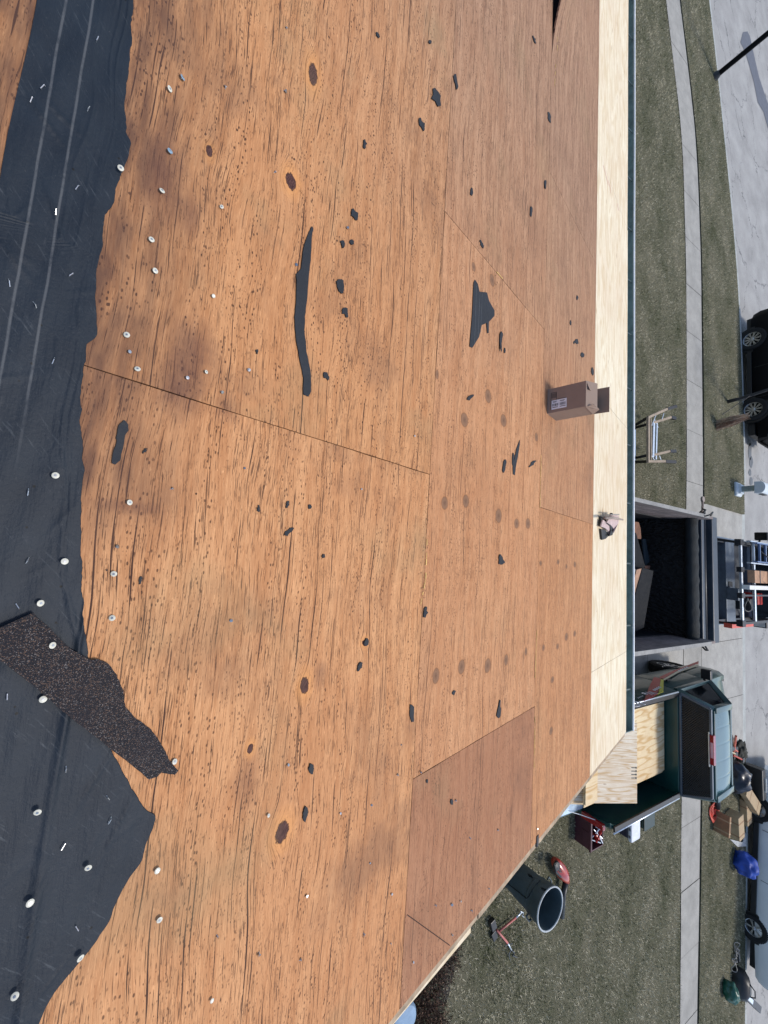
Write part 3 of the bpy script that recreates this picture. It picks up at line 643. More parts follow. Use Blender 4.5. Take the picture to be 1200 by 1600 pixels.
# printed frames and label on the face turned up the slope
M_INK = mat('black_ink', (.02, .018, .02), .7); M_LAB = mat('label_paper', (.78, .80, .84), .5, var=.03); M_INKG = mat('grey_ink', (.13, .14, .16), .7)
def face(u0, u1, z0, z1, m, name, off, par=bxr):
    mb = MB(); mb.b2((u0, -y - off, z0), (u1, -y - off + .0004, z1)); return mb
mb = MB()
for (u0, u1, z0, z1) in ((-.045, .066, .026, .029), (-.045, -.042, .026, .066), (-.045, .066, .063, .066), (.063, .066, .026, .126), (-.018, -.015, .063, .126)):
    mb.b2((u0, -y - .0006, z0), (u1, -y - .0001, z1))
for (u0, u1, z0, z1) in ((-.045, .066, .020, .029),): mb.b2((u0, -y - .0006, z0), (u1, -y - .0001, z1))
mb.v = []; mb.f = []
def fr(u0, u1, z0, z1, t=.0028):
    for q in ((u0, u1, z0, z0 + t), (u0, u1, z1 - t, z1), (u0, u0 + t, z0, z1), (u1 - t, u1, z0, z1)): mb.b2((q[0], -y - .0006, q[2]), (q[1], -y - .0001, q[3]))
fr(-.055, .062, .024, .062); fr(-.004, .060, .070, .125)
for k in range(7): mb.b2((-.048, -y - .0006, .030 + k * .0045), (-.015, -y - .0001, .0318 + k * .0045))
mb.build('printed_frame', M_INK, bxr)
mb = MB(); mb.b2((.002, -y - .0016, .030), (.066, -y - .0008, .128)); lab = mb.build('label', M_LAB, bxr)
mb = MB()
zz = .036
while zz < .122:
    wd = random.choice((.0012, .0022, .003)); mb.b2((.026, -y - .0021, zz), (.044, -y - .0017, min(zz + wd, .122))); zz += wd + random.choice((.0014, .0025))
    if .074 < zz < .082: zz = .084
for a, b_ in ((.036, .072), (.084, .122)): mb.b2((.050, -y - .0021, a), (.054, -y - .0017, b_)); mb.b2((.010, -y - .0021, a), (.013, -y - .0017, b_ - .006)); mb.b2((.016, -y - .0021, a + .004), (.018, -y - .0017, b_ - .012))
mb.build('barcode', M_INK, lab)

# ------------------------------------------------------------------ small curled glove-like piece on the new panel
cx, cs = RS(948, 832)
gl = roofthing('tool_pouch', cx, cs, 'crumpled pale pink and black work pouch with a wooden handle lying on the new plywood', 'pouch')
M_PINK = mat('pink_cloth', (.52, .40, .38), .85, var=.15, sc=80, bump=.4); M_BLK = mat('black_rubber', (.010, .010, .011), .5)
def pr(px, py, h): x_, s_ = RS(px, py, h); return (x_ - cx, s_ - cs, h)
def curved(name, A, B, m, th=.012):
    mb = MB(); n_ = len(A); P = [pr(*a) for a in A]; Q = [pr(*b_) for b_ in B]
    vs = P + Q + [(p[0], p[1], p[2] - th) for p in P] + [(p[0], p[1], p[2] - th) for p in Q]; fs = []
    for i in range(n_ - 1):
        fs += [(i, i + 1, n_ + i + 1, n_ + i), (2 * n_ + i, 3 * n_ + i, 3 * n_ + i + 1, 2 * n_ + i + 1), (i, 2 * n_ + i, 2 * n_ + i + 1, i + 1), (n_ + i, n_ + i + 1, 3 * n_ + i + 1, 3 * n_ + i)]
    fs += [(0, n_, 3 * n_, 2 * n_), (n_ - 1, 3 * n_ - 1, 4 * n_ - 1, 2 * n_ - 1)]
    mb.add(vs, fs); return mb.build(name, m, gl, bevel=.003, smooth=True, auto=50)
z1 = lambda L, h: [(920 + a / 15, 780 + b_ / 15, h + k * .0) for k, (a, b_) in enumerate(L)]
curved('cloth_fold', z1([(430, 540), (530, 610), (585, 690), (590, 790)], .06), z1([(545, 330), (715, 400), (700, 560), (610, 740)], .075), M_PINK)
curved('cloth_fold', z1([(290, 640), (400, 680), (470, 760), (490, 850)], .035), z1([(340, 480), (470, 580), (530, 690), (520, 800)], .045), M_PINK)
curved('rubber_edge', z1([(420, 560), (500, 630), (520, 730), (480, 870)], .05), z1([(450, 530), (560, 620), (590, 740), (560, 840)], .058), M_BLK)
curved('rubber_edge', z1([(290, 690), (300, 780), (310, 880), (320, 955)], .02), z1([(360, 710), (450, 770), (475, 850), (400, 930)], .03), M_BLK, .015)
curved('rubber_edge', z1([(280, 400), (290, 480), (265, 580), (280, 640)], .02), z1([(360, 430), (420, 480), (400, 540), (330, 600)], .03), M_BLK, .015)
mb = MB(); mb.tube([pr(945, 809.5, .085), pr(958, 809, .09), pr(973, 812, .085)], [.011, .012, .008], 8); mb.build('handle', mat('grey_wood', (.32, .26, .22), .8, var=.2, sc=60), gl, smooth=True)
mb = MB(); mb.tube([pr(953, 804, .09), pr(967, 804, .09)], .006, 8); mb.build('strap', mat('grey_wood2', (.35, .31, .28), .8), gl, smooth=True)
mb = MB(); mb.lathe([(0, 0), (.012, .0), (.012, .02), (0, .02)], c=pr(953, 803.5, .075), n=12); mb.build('knob', M_BLK, gl)

# ================================================================== GROUND
def ground_mat(name, a, b_, c3, sc=1.0):
    m, nt, b = newmat(name); n = N(nt); v = n.coord()
    f = n.noise(n.scale(v, (.7, 1.2, 1)), 1.0 * sc, 6, .68); g = n.noise(n.scale(v, (1, 1.4, 1)), 19 * sc, 6, .75); h = n.noise(v, 90 * sc, 4, .7)
    c = n.mix(n.rng(n.math('ADD', n.math('MULTIPLY', f, .55), n.math('MULTIPLY', g, .6)), .46, .72), C(*a), C(*b_))
    c = n.mix(n.rng(h, .52, .75, 0, .8), c, C(*c3)); c = n.mix(n.rng(h, .30, .45, .85, 0), c, C(.030, .032, .018))
    nt.links.new(c, b.inputs['Base Color']); b.inputs['Roughness'].default_value = .95; b.inputs['Specular IOR Level'].default_value = .1
    nt.links.new(n.bump(n.math('ADD', g, h), .9, .05), b.inputs['Normal']); return m
M_LAWN = ground_mat('lawn_turf', (.095, .102, .055), (.23, .21, .145), (.42, .39, .30))
M_SOIL = ground_mat('far_ground', (.05, .055, .03), (.10, .095, .06), (.16, .15, .1), .5)
M_EARTH = mat('dark_earth', (.025, .020, .014), .95, var=.4, sc=30, bump=.5)
def concrete(name, col, sc=1, joints=None):
    m, nt, b = newmat(name); n = N(nt); v = n.coord()
    f = n.noise(v, 3, 5, .6); g = n.noise(v, 60, 4, .7); s = n.noise(v, 260, 2, .5)
    c = n.mix(n.rng(n.math('ADD', f, n.math('MULTIPLY', g, .6)), .6, 1.0), C(*[q * .82 for q in col]), C(*[q * 1.12 for q in col]))
    c = n.mix(n.rng(s, .56, .68, 0, .6), c, C(*[q * .40 for q in col])); c = n.mix(n.rng(n.noise(v, 110, 3, .7), .56, .66, 0, .45), c, C(*[q * .5 for q in col])); c = n.mix(n.rng(n.noise(v, 1.1, 5, .7), .48, .68, 0, .5), c, C(*[q * .58 for q in col]))
    c = n.mix(n.rng(n.noise(v, 7, 6, .75), .58, .68, 0, .4), c, C(*[q * .5 for q in col]))
    nt.links.new(c, b.inputs['Base Color']); b.inputs['Roughness'].default_value = .85; nt.links.new(n.bump(g, .3, .006), b.inputs['Normal']); return m
M_CONC = concrete('sidewalk_concrete', (.345, .335, .305)); M_DRV = concrete('driveway_concrete', (.385, .375, .345)); M_KERB = concrete('kerb_concrete', (.42, .44, .42))
def asphalt():
    m, nt, b = newmat('road_asphalt'); n = N(nt); v = n.coord()
    f = n.noise(v, 1.2, 5, .6); g = n.noise(v, 34, 5, .8); s = n.voro(v, 55)
    c = n.mix(n.rng(n.math('ADD', f, n.math('MULTIPLY', g, .7)), .6, 1.1), C(.25, .245, .235), C(.39, .385, .37))
    c = n.mix(n.rng(n.noise(v, 120, 2), .6, .75, 0, .7), c, C(.10, .10, .105))
    warp = n.vmath('ADD', v, n.scale(n.comb(n.noise(v, 2.2, 4, .7), n.noise(n.vmath('ADD', v, (5, 5, 5)), 2.2, 4, .7), 0), (.9, .9, 0)))
    e = n.voro(n.scale(warp, (.35, .55, 0)), 1, 'DISTANCE_TO_EDGE')['Distance']
    k = n.math('MULTIPLY', n.rng(e, .004, .012, .8, 0), n.rng(n.noise(v, .9, 3), .42, .55))
    c = n.mix(k, c, C(.07, .07, .075))
    nt.links.new(c, b.inputs['Base Color']); b.inputs['Roughness'].default_value = .85; nt.links.new(n.bump(g, .5, .01), b.inputs['Normal']); return m
M_ASPH = asphalt()
def cat(P, n_=14):                                    # smooth curve through points
    P = [Vector((p[0], p[1], 0)) for p in P]; P = [P[0] * 2 - P[1]] + P + [P[-1] * 2 - P[-2]]; out = []
    for i in range(1, len(P) - 2):
        for k in range(n_):
            t = k / n_; a, b_, c, d = P[i - 1:i + 3]
            out.append(.5 * ((2 * b_) + (c - a) * t + (2 * a - 5 * b_ + 4 * c - d) * t * t + (3 * b_ - a - 3 * c + d) * t ** 3))
    return out + [P[-2]]
def fcurve(P):
    Q = sorted([(p.x, p.y) for p in cat(P)]); xs = np.array([q[0] for q in Q]); ys = np.array([q[1] for q in Q])
    def f(x):
        x = np.asarray(x, float)
        sl = (ys[6] - ys[0]) / (xs[6] - xs[0]); sr = (ys[-1] - ys[-7]) / (xs[-1] - xs[-7])
        return np.where(x < xs[0], ys[0] + (x - xs[0]) * sl, np.where(x > xs[-1], ys[-1] + (x - xs[-1]) * sr, np.interp(x, xs, ys)))
    return f
SN = fcurve([(-17.1, 11.47), (-13.3, 12.33), (-10.2, 12.52), (-7.25, 12.55), (-2.7, 12.43), (.5, 12.24), (5.5, 11.97), (10.5, 11.78)])
SF = fcurve([(-17.9, 12.38), (-14, 13.28), (-10.5, 13.54), (-7.6, 13.56), (-2.87, 13.47), (.8, 13.27), (5.8, 13.03), (10.9, 12.66)])
CU = fcurve([(-19.87, 14.58), (-16.62, 15.3), (-11.07, 16.33), (-6.5, 16.6), (-2.3, 16.52), (1.5, 16.3), (5.2, 16.1), (7.34, 15.98), (12.3, 15.55)])
def strip(name, xs, fa, fb, z, m, thick=.0, nv=1, M=None):
    mb = MB(); vs = []; fs = []
    for x in xs:
        a, b_ = float(fa(x)), float(fb(x))
        for k in range(nv + 1): vs.append((x, a + (b_ - a) * k / nv, z))
    W = nv + 1
    for i in range(len(xs) - 1):
        for k in range(nv): fs.append((i * W + k, (i + 1) * W + k, (i + 1) * W + k + 1, i * W + k + 1))
    if thick:
        o = len(vs); n_ = len(xs)
        for x in xs: vs += [(x, float(fa(x)), z - thick), (x, float(fb(x)), z - thick)]
        for i in range(n_ - 1):
            fs += [(i * W, o + 2 * i, o + 2 * i + 2, (i + 1) * W), (i * W + nv, (i + 1) * W + nv, o + 2 * i + 3, o + 2 * i + 1)]
        fs += [(0, nv, o + 1, o), ((n_ - 1) * W, o + 2 * n_ - 2, o + 2 * n_ - 1, (n_ - 1) * W + nv)]
    mb.add(vs, fs); o = mb.build(name, m, recalc=True); o['kind'] = 'structure'
    if o.data.polygons[0].normal.z < 0: o.data.flip_normals()
    return o
mb = MB(); mb.add([(-900, -900, -.16), (900, -900, -.16), (900, 900, -.16), (-900, 900, -.16)], [(0, 1, 2, 3)]); g_ = mb.build('ground', M_SOIL); g_['kind'] = 'structure'
XS = np.linspace(-30, 26, 180); L = lambda c: (lambda x: c)
strip('road', XS, lambda x: CU(x) + .12, lambda x: CU(x) + 8.6, -.125, M_ASPH)
DL, DR = -1.45, 4.55                                  # driveway sides
apL = lambda y: -1.65 - .22 * (y - 13.42)
XL1 = np.append(np.linspace(-30, DL, 90), []); XR1 = np.linspace(DR, 26, 70)
strip('lawn', XL1, L(-12), lambda x: SN(x) , 0, M_LAWN, .16)
strip('lawn', XR1, L(-12), lambda x: SN(x) , 0, M_LAWN, .16)
strip('lawn', np.linspace(-30, -2.0, 80), lambda x: SF(x) + .11, lambda x: CU(x), 0, M_LAWN, .16)
strip('lawn', np.linspace(5.30, 26, 60), lambda x: SF(x) + .11, lambda x: CU(x), 0, M_LAWN, .16)
strip('lawn', np.linspace(DL, DR, 12), L(-12), L(4.0), 0, M_LAWN, .16)
strip('soil', XS, lambda x: SF(x) - .03, lambda x: SF(x) + .115, -.03, M_EARTH)
strip('far_verge', XS, lambda x: CU(x) + 8.75, L(60), -.01, M_LAWN, .14)
strip('far_kerb', XS, lambda x: CU(x) + 8.6, lambda x: CU(x) + 8.75, .0, M_KERB, .15)
# sidewalk slabs, kerb, driveway slabs with tooled joints
M_JOINT = mat('joint_dark', (.05, .045, .04), .95)
xs = -29.0; first = True
joint_x = [-17.45, -15.9, -14.35, -12.85, -11.35, -9.87, -8.39, -6.93, -5.45, -3.98, -2.50]
jj = [-30 + 1.55 * k for k in range(8)] + joint_x + [-1.0, .45, 1.9, 3.4, 4.9, 6.28, 7.72, 9.15, 10.6, 12.05, 13.5, 15, 16.5, 18, 19.5, 21]
strip('path_bed', XS, lambda x: SN(x) - .002, lambda x: SF(x) - .031, -.012, M_JOINT)
def slab_strip(name, x0, x1, fa, fb, z, m):
    mb = MB(); n_ = 6; vs = []; xs_ = np.linspace(x0, x1, n_)
    for x in xs_: vs += [(x, float(fa(x)), z), (x - .0, float(fb(x)), z)]
    fs = [(2 * i, 2 * i + 2, 2 * i + 3, 2 * i + 1) for i in range(n_ - 1)]
    return vs, fs
mb = MB()
for a, b_ in zip(jj, jj[1:]):
    va, fa_ = slab_strip('', a + .006, b_ - .006, SN, lambda x: SF(x) - .03, .012 + random.uniform(-.003, .003), None); mb.add(va, fa_)
o = mb.build('sidewalk', M_CONC, recalc=False); o['kind'] = 'structure'
mb = MB()
for a, b_ in zip(np.arange(-30, 24, 3.0), np.arange(-27, 27, 3.0)):
    xx = np.linspace(a + .004, b_ - .004, 8); top = []
    for x in xx:
        y = float(CU(x)); top.append([(x, y, -.16), (x, y, -.005), (x, y + .03, .004), (x, y + .11, .004), (x, y + .14, -.02), (x, y + .15, -.118), (x, y + .40, -.119), (x, y + .40, -.16)])
    lo = -2.05 < (a + b_) / 2 < 5.0
    if lo: top = [[(p[0], p[1], min(p[2], -.105 + (.04 if i in (1, 2) else 0)) if i in (1, 2, 3, 4) else p[2]) for i, p in enumerate(r)] for r in top]
    mb.loft(top)
o = mb.build('kerb', M_KERB); o['kind'] = 'structure'
mb = MB()
gx = [DL, .55, 2.0, 3.40, DR]; gy = [4.2, 6.4, 8.4, 10.35, 12.05]
for i in range(4):
    for j in range(4):
        y0, y1 = gy[j], gy[j + 1]
        if j == 3: y1 = None
        x0, x1 = gx[i] + .006, gx[i + 1] - .006
        ya, yb = (y0 + .006, y0 + .006), ((y1 - .006, y1 - .006) if y1 else (float(SN(x0)) - .01, float(SN(x1)) - .01))
        mb.add([(x0, ya[0], .006), (x1, ya[1], .006), (x1, yb[1], .006), (x0, yb[0], .006)], [(0, 1, 2, 3)])
ax0 = [-1.98, .5, 1.95, 3.55, 5.28]; ax1 = [-2.35, .45, 1.95, 3.65, 5.3]
for i in range(4):
    a0, a1, b0, b1 = ax0[i] + .006, ax0[i + 1] - .006, ax1[i] + .006, ax1[i + 1] - .006
    mid = .5
    q = lambda x, t: float(SF(x)) + .01 + (float(CU(x)) + .0 - float(SF(x)) - .01) * t
    mb.add([(a0, q(a0, 0), .006), (a1, q(a1, 0), .006), (b1, q(b1, 1), -.06), (b0, q(b0, 1), -.06)], [(0, 1, 2, 3)])
o = mb.build('driveway', M_DRV, recalc=False); o['kind'] = 'structure'
mb = MB(); mb.add([(DL, 4.0, -.004), (DR, 4.0, -.004), (DR, 12.3, -.004), (DL, 12.4, -.004)], [(0, 1, 2, 3)]); mb.add([(-2.0, 13.3, -.02), (5.29, 12.9, -.02), (5.32, 16.15, -.09), (-2.4, 16.55, -.09)], [(0, 1, 2, 3)])
o = mb.build('driveway_bed', M_JOINT, recalc=False); o['kind'] = 'structure'
# cast shadow painted on the road as a dark sheet, and stains
M_ROADSHADOW = mat('road_painted_shadow', (.115, .125, .15), .85, var=.12, sc=30)
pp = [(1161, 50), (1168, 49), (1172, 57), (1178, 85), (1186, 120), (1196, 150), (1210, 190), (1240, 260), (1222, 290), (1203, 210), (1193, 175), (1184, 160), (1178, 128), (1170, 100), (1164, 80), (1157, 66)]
mb = MB(); mb.add([G(a, b_, -.117) for a, b_ in pp], [tuple(range(len(pp)))[::-1]]); o = mb.build('road_painted_shadow', M_ROADSHADOW); o['kind'] = 'structure'
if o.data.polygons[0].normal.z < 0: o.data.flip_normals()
M_OIL = mat('wet_stain', (.10, .105, .11), .5, var=.3, sc=20)
mb = MB()
for (a, b_, w_, h_) in ((1172, 705, 3, 14), (1174, 722, 3, 10), (1172, 738, 2.5, 6), (1174, 752, 3, 7), (1171, 692, 3, 5)):
    P = [G(a + w_ * cos(t) * random.uniform(.7, 1.2), b_ + h_ * sin(t) * random.uniform(.8, 1.1), -.117) for t in np.linspace(0, 2 * pi, 13)[:-1]]; mb.add(P, [tuple(range(12))])
o = mb.build('road_stain', M_OIL, recalc=False); o['kind'] = 'structure'
if o.data.polygons[0].normal.z < 0: o.data.flip_normals()

# ------------------------------------------------------------------ grass blades
def grass():
    m, nt, b = newmat('grass_blades'); n = N(nt); v = n.coord()
    at = nt.nodes.new('ShaderNodeAttribute'); at.attribute_name = 'tone'; t = at.outputs['Fac']
    big = n.noise(n.scale(v, (.7, 1.2, 1)), 1.0, 6, .68); med = n.noise(n.scale(v, (.8, 1.3, 1)), 5, 6, .78)
    gr = n.rng(n.math('ADD', n.math('MULTIPLY', big, 1.3), n.math('ADD', n.math('ADD', n.math('MULTIPLY', med, .7), n.math('MULTIPLY', n.noise(v, 26, 3, .7), .95)), n.math('MULTIPLY', t, .22))), 1.40, 1.76)
    c = n.mix(gr, C(.062, .078, .030), C(.66, .60, .43))
    c = n.mix(n.rng(t, .84, .96), c, C(.62, .57, .44)); c = n.mix(n.rng(t, .0, .16, .6, 0), c, C(.05, .05, .03))
    nt.links.new(c, b.inputs['Base Color']); b.inputs['Roughness'].default_value = .8; b.inputs['Specular IOR Level'].default_value = .15
    V = []; T = []
    def region(x0, x1, fa, fb, dens):
        area_n = int((x1 - x0) * 14 * dens); xs_ = rng.uniform(x0, x1, area_n); ys_ = rng.uniform(0, 1, area_n)
        a = fa(xs_); b_ = fb(xs_); keep = rng.uniform(0, 1, area_n) < np.clip((b_ - a) / 14, 0, 1); xs_ = xs_[keep]; ys_ = (a + (b_ - a) * ys_)[keep]
        return xs_, ys_
    regs = [region(-19, DL - .02, lambda x: x * 0 + 6.0, lambda x: SN(x) + .03, 1100), region(DR + .02, 12.5, lambda x: x * 0 + 5.2, lambda x: SN(x) + .03, 1500), region(4.9, 11.5, lambda x: x * 0 + 2.6, lambda x: x * 0 + 6.5, 1900),
            region(-19.5, -2.05, lambda x: SF(x) + .085, lambda x: CU(x) - .01, 900), region(5.34, 13, lambda x: SF(x) + .085, lambda x: CU(x) - .01, 1100)]
    X_ = np.concatenate([r[0] for r in regs]); Y_ = np.concatenate([r[1] for r in regs])
    cl = np.sin(X_ * 9.1 + 3 * np.sin(Y_ * 4.3)) * np.sin(Y_ * 7.7 + 2 * np.sin(X_ * 5.1)) + .7 * np.sin(X_ * 23 + Y_ * 11) * np.sin(Y_ * 19 - X_ * 8)
    ok = rng.uniform(0, 1, len(X_)) < .62 + .38 * cl
    X_ = X_[ok]; Y_ = Y_[ok]
    ok = ~((X_ > DL - .02) & (X_ < DR + .02) & (Y_ < 12.6)); X_ = X_[ok]; Y_ = Y_[ok]
    K = len(X_); ang = rng.uniform(0, 2 * pi, K); ln = rng.uniform(.03, .075, K); wd = rng.uniform(.003, .0075, K)
    lean = rng.uniform(.3, 1.5, K); la = rng.uniform(0, 2 * pi, K)
    tip = np.stack([X_ + np.cos(la) * np.sin(lean) * ln, Y_ + np.sin(la) * np.sin(lean) * ln, np.cos(lean) * ln * .8 + .004], 1)
    dx = np.cos(ang) * wd; dy = np.sin(ang) * wd
    v0 = np.stack([X_ - dx, Y_ - dy, np.full(K, -.002)], 1); v1 = np.stack([X_ + dx, Y_ + dy, np.full(K, -.002)], 1)
    vs = np.stack([v0, v1, tip], 1).reshape(-1, 3).astype(np.float32)
    me = bpy.data.meshes.new('grass'); me.vertices.add(len(vs)); me.vertices.foreach_set('co', vs.ravel())
    me.loops.add(3 * K); me.loops.foreach_set('vertex_index', np.arange(3 * K, dtype=np.int32))
    me.polygons.add(K); me.polygons.foreach_set('loop_start', np.arange(0, 3 * K, 3, dtype=np.int32)); me.polygons.foreach_set('loop_total', np.full(K, 3, dtype=np.int32))
    me.update(calc_edges=True)
    a = me.attributes.new('tone', 'FLOAT', 'POINT'); a.data.foreach_set('value', np.repeat(rng.uniform(0, 1, K), 3).astype(np.float32))
    me.materials.append(m); o = bpy.data.objects.new('grass', me); COL.objects.link(o)
    tag(o, 'short dormant olive and straw coloured grass of the front lawn', 'grass', kind='stuff')
grass()

# ================================================================== VEHICLES AND THINGS (part two)
M_GRN = mat('green_paint', (.008, .052, .048), .35, .0, .2, 3, coat=.35, spec=.35)
M_BLKP = mat('black_paint', (.003, .0035, .005), .5, 0, .2, 4, coat=.0, spec=.12)
M_BLKM = mat('black_metal', (.014, .016, .020), .5, .1, .3, 20, dirt=.3, dirtcol=(.05, .05, .05))
M_STEELG = mat('grey_steel', (.10, .125, .155), .45, .2, .2, 12, dirt=.3, dirtcol=(.05, .05, .05))
M_ALU = mat('aluminium', (.62, .68, .74), .38, .75, .1, 30)
M_TYRE = mat('tyre_rubber', (.012, .012, .012), .85, 0, .2, 50)
M_RIM = mat('rim_silver', (.50, .51, .52), .3, .8, .1, 40)
M_GLASS = mat('dark_glass', (.003, .005, .007), .12, 0, .1, 3, spec=.25)
M_WHITE = mat('white_paint', (.84, .86, .87), .4, 0, .04, 4, coat=.3)
M_PLB = mat('black_plastic', (.012, .013, .015), .45)
M_RED = mat('red_plastic', (.42, .02, .015), .4, 0, .2, 20)
M_REDO = mat('orange_red_plastic', (.62, .085, .05), .45, 0, .2, 20)
M_TAILR = mat('tail_lamp', (.30, .008, .012), .15, coat=.8)
M_OLDW = mat('weathered_boards', (.19, .155, .145), .85, var=.35, sc=18, bump=.4, dirt=.5, dirtcol=(.09, .075, .075))
M_CHROME = mat('chrome', (.7, .7, .72), .12, 1, .05, 10)

def wheel(parent, c, R=.37, wd=.24, side=-1, spokes=8, ang=0, rimmat=None):
    """tyre > rim ; axis along local X, outer face towards side"""
    c = Vector(c); Mx = Matrix.Translation(c) @ Matrix.Rotation(ang, 4, 'Z') @ Matrix.Rotation(side * pi / 2, 4, 'Y')
    h = wd / 2
    mb = MB(); mb.lathe([(R * .62, -h), (R * .9, -h), (R, -h * .75), (R, h * .75), (R * .93, h), (R * .68, h), (R * .65, h * .9), (R * .62, h * .6)], n=36, M=Mx)
    for k in range(40):
        a = 2 * pi * k / 40; mb.box(Mx @ Vector((R * cos(a), R * sin(a), 0)), (.018, .03, wd * .8), (Mx.to_3x3() @ Matrix.Rotation(a, 3, 'Z')))
    w_ = mb.build('wheel', M_TYRE, parent)
    mb = MB(); mb.lathe([(R * .63, -h * .6), (R * .60, h * .0), (R * .60, h * .72), (R * .67, h * .84), (R * .675, h * .7)], n=36, M=Mx)
    for k in range(spokes):
        a = 2 * pi * k / spokes
        for da in (-.09, .09):
            p0 = Mx @ Vector((R * .10 * cos(a), R * .10 * sin(a), h * .62)); p1 = Mx @ Vector((R * .62 * cos(a + da), R * .62 * sin(a + da), h * .72))
            mb.bar(p0, p1, R * .055, R * .05, up=Mx.to_3x3() @ Vector((0, 0, 1)))
    mb.lathe([(0, h * .78), (R * .1, h * .78), (R * .15, h * .7), (R * .15, h * .4)], n=16, M=Mx)
    mb.build('rim', rimmat or M_RIM, w_)
    mb = MB(); mb.lathe([(0, -h * .1), (R * .6, -h * .1)], n=24, M=Mx); mb.build('hub_cover', M_PLB, w_)
    return w_

# ------------------------------------------------------------------ green pickup
TX, TY = 3.12, 8.6
gt = thing('pickup_truck', (TX, TY, 0), 'dark green pickup truck with a mesh headache rack and fresh plywood in its open bed', 'truck')
def W(p): return Vector(p) - Vector((TX, TY, 0))
def wx(pts): return [W(p) for p in pts]
HWD = .97                                             # half width of the body
def body_ring(y, top, hw=HWD, wl=.45, belt=1.0, inn=.0):
    r = [(-hw + .06, wl), (-hw + .005, wl + .12), (-hw, belt - .12), (-hw + .02, belt + .03), (-hw + .055, top - .04), (-hw + .085, top)]
    return [(x, y, z) for x, z in r]
def side_panel(name, ys, tops, hw, mirror, m, thick=.05):
    rings = []
    for y, tp, h_ in zip(ys, tops, hw):
        r = body_ring(y, tp, h_); q = [(x + thick, y_, z) for x, y_, z in r[::-1]]
        rg = r + q
        if mirror: rg = [(-x, y_, z) for x, y_, z in rg]
        rings.append([W((TX + x, y_, z)) for x, y_, z in rg])
    mb = MB(); mb.loft(rings); return mb
yB = [6.50, 6.54, 6.8, 7.5, 8.2, 8.66]
for mir in (False, True):
    side_panel('bed_side', yB, [1.30, 1.32, 1.33, 1.33, 1.33, 1.33], [.93, .96, .975, .985, .98, .97], mir, M_GRN, .055).build('bed_side', M_GRN, gt, smooth=True, auto=35)
    s_ = -1 if not mir else 1
    mb = MB(); mb.bar(W((TX + s_ * .868, 6.53, 1.345)), W((TX + s_ * .868, 8.62, 1.345)), .075, .03); rl = mb.build('bed_rail', M_PLB, gt, bevel=.008)
    mb = MB(); mb.tube([W((TX + s_ * .915, 6.5, 1.352)), W((TX + s_ * .915, 8.6, 1.352))], .013, 8); mb.build('rail_trim', M_ALU, rl, smooth=True)
mb = MB(); mb.b2(W((TX - .88, 6.50, .72)), W((TX + .88, 8.66, .76)))
for k in range(12): mb.b2(W((TX - .8 + k * .14, 6.52, .76)), W((TX - .74 + k * .14, 8.62, .772)))
mb.build('bed_floor', mat('bed_liner', (.008, .016, .018), .6), gt)
mb = MB(); mb.b2(W((TX - .90, 8.62, .76)), W((TX + .90, 8.67, 1.34))); mb.build('bed_front', M_GRN, gt, bevel=.01)
# lowered tailgate
mb = MB(); mb.box(W((TX + .0, 6.17, .84)), (1.66, .62, .05), Matrix.Rotation(.04, 3, 'X')); tg = mb.build('tailgate', M_GRN, gt, bevel=.015)
mb = MB(); mb.box(W((TX + .0, 6.17, .872)), (1.60, .56, .006), Matrix.Rotation(.04, 3, 'X')); mb.build('tailgate_sky_tinted_face', mat('sky_tinted_metal', (.38, .50, .62), .35, .4), tg)  # pale blue stands in for sky reflected on the inner face
mb = MB(); mb.tube([W((TX + .88, 6.52, 1.12)), W((TX + .8, 6.25, .95)), W((TX + .74, 6.02, .84))], .006, 6); mb.build('tailgate_cable', M_ALU, tg)
mb = MB(); mb.b2(W((TX - .93, 6.28, .48)), W((TX + .93, 6.46, .62))); mb.build('bumper', M_CHROME, gt, bevel=.03)
for s_ in (-1, 1):
    mb = MB(); mb.b2(W((TX + s_ * .86, 6.455, .86)), W((TX + s_ * .955, 6.52, 1.22))); mb.build('tail_light', M_TAILR, gt, bevel=.015)
# cab
ZR_, ZB = 1.80, 1.28
yb0, yb1, yr0, yr1 = 8.72, 10.12, 8.80, 9.50
def cabpt(x, y, z): return W((TX + x, y, z))
def lower(mir):
    ys = [8.70, 8.72, 9.2, 10.0, 10.12]; return side_panel('door', ys, [1.28] * 5, [.965, .97, .975, .975, .97], mir, M_GRN, .06)
for mir in (False, True):
    lower(mir).build('door', M_GRN, gt, smooth=True, auto=35)
    ys = [10.135, 10.5, 10.9, 11.3, 11.5]; side_panel('fender', ys, [1.24, 1.20, 1.17, 1.12, 1.05], [.97, .985, .985, .96, .86], mir, M_GRN, .08).build('fender', M_GRN, gt, smooth=True, auto=35)
mb = MB()                                             # greenhouse: pillars and roof as one shell with openings
rr = .73; bw = .89
def pill(a, b_, w_=.07): mb.bar(a, b_, w_, w_)
P = {}
for s_ in (-1, 1):
    P[s_] = dict(b0=cabpt(s_ * bw, yb0, ZB), b1=cabpt(s_ * bw, yb1 + .1, ZB - .06), r0=cabpt(s_ * rr, yr0, ZR_), r1=cabpt(s_ * (rr - .02), yr1, ZR_ - .01), bm=cabpt(s_ * bw, 9.06, ZB), rm=cabpt(s_ * rr, 9.0, ZR_))
    pill(P[s_]['b0'], P[s_]['r0'], .10); pill(P[s_]['b1'], P[s_]['r1'], .10); pill(P[s_]['r0'], P[s_]['r1'], .10); pill(P[s_]['b0'], P[s_]['b1'], .10)
    # wide rear quarter
    mb.prism([P[s_]['b0'], cabpt(s_ * bw, 8.95, ZB), cabpt(s_ * rr, 8.92, ZR_), P[s_]['r0']], .02, (-s_, 0, 0))
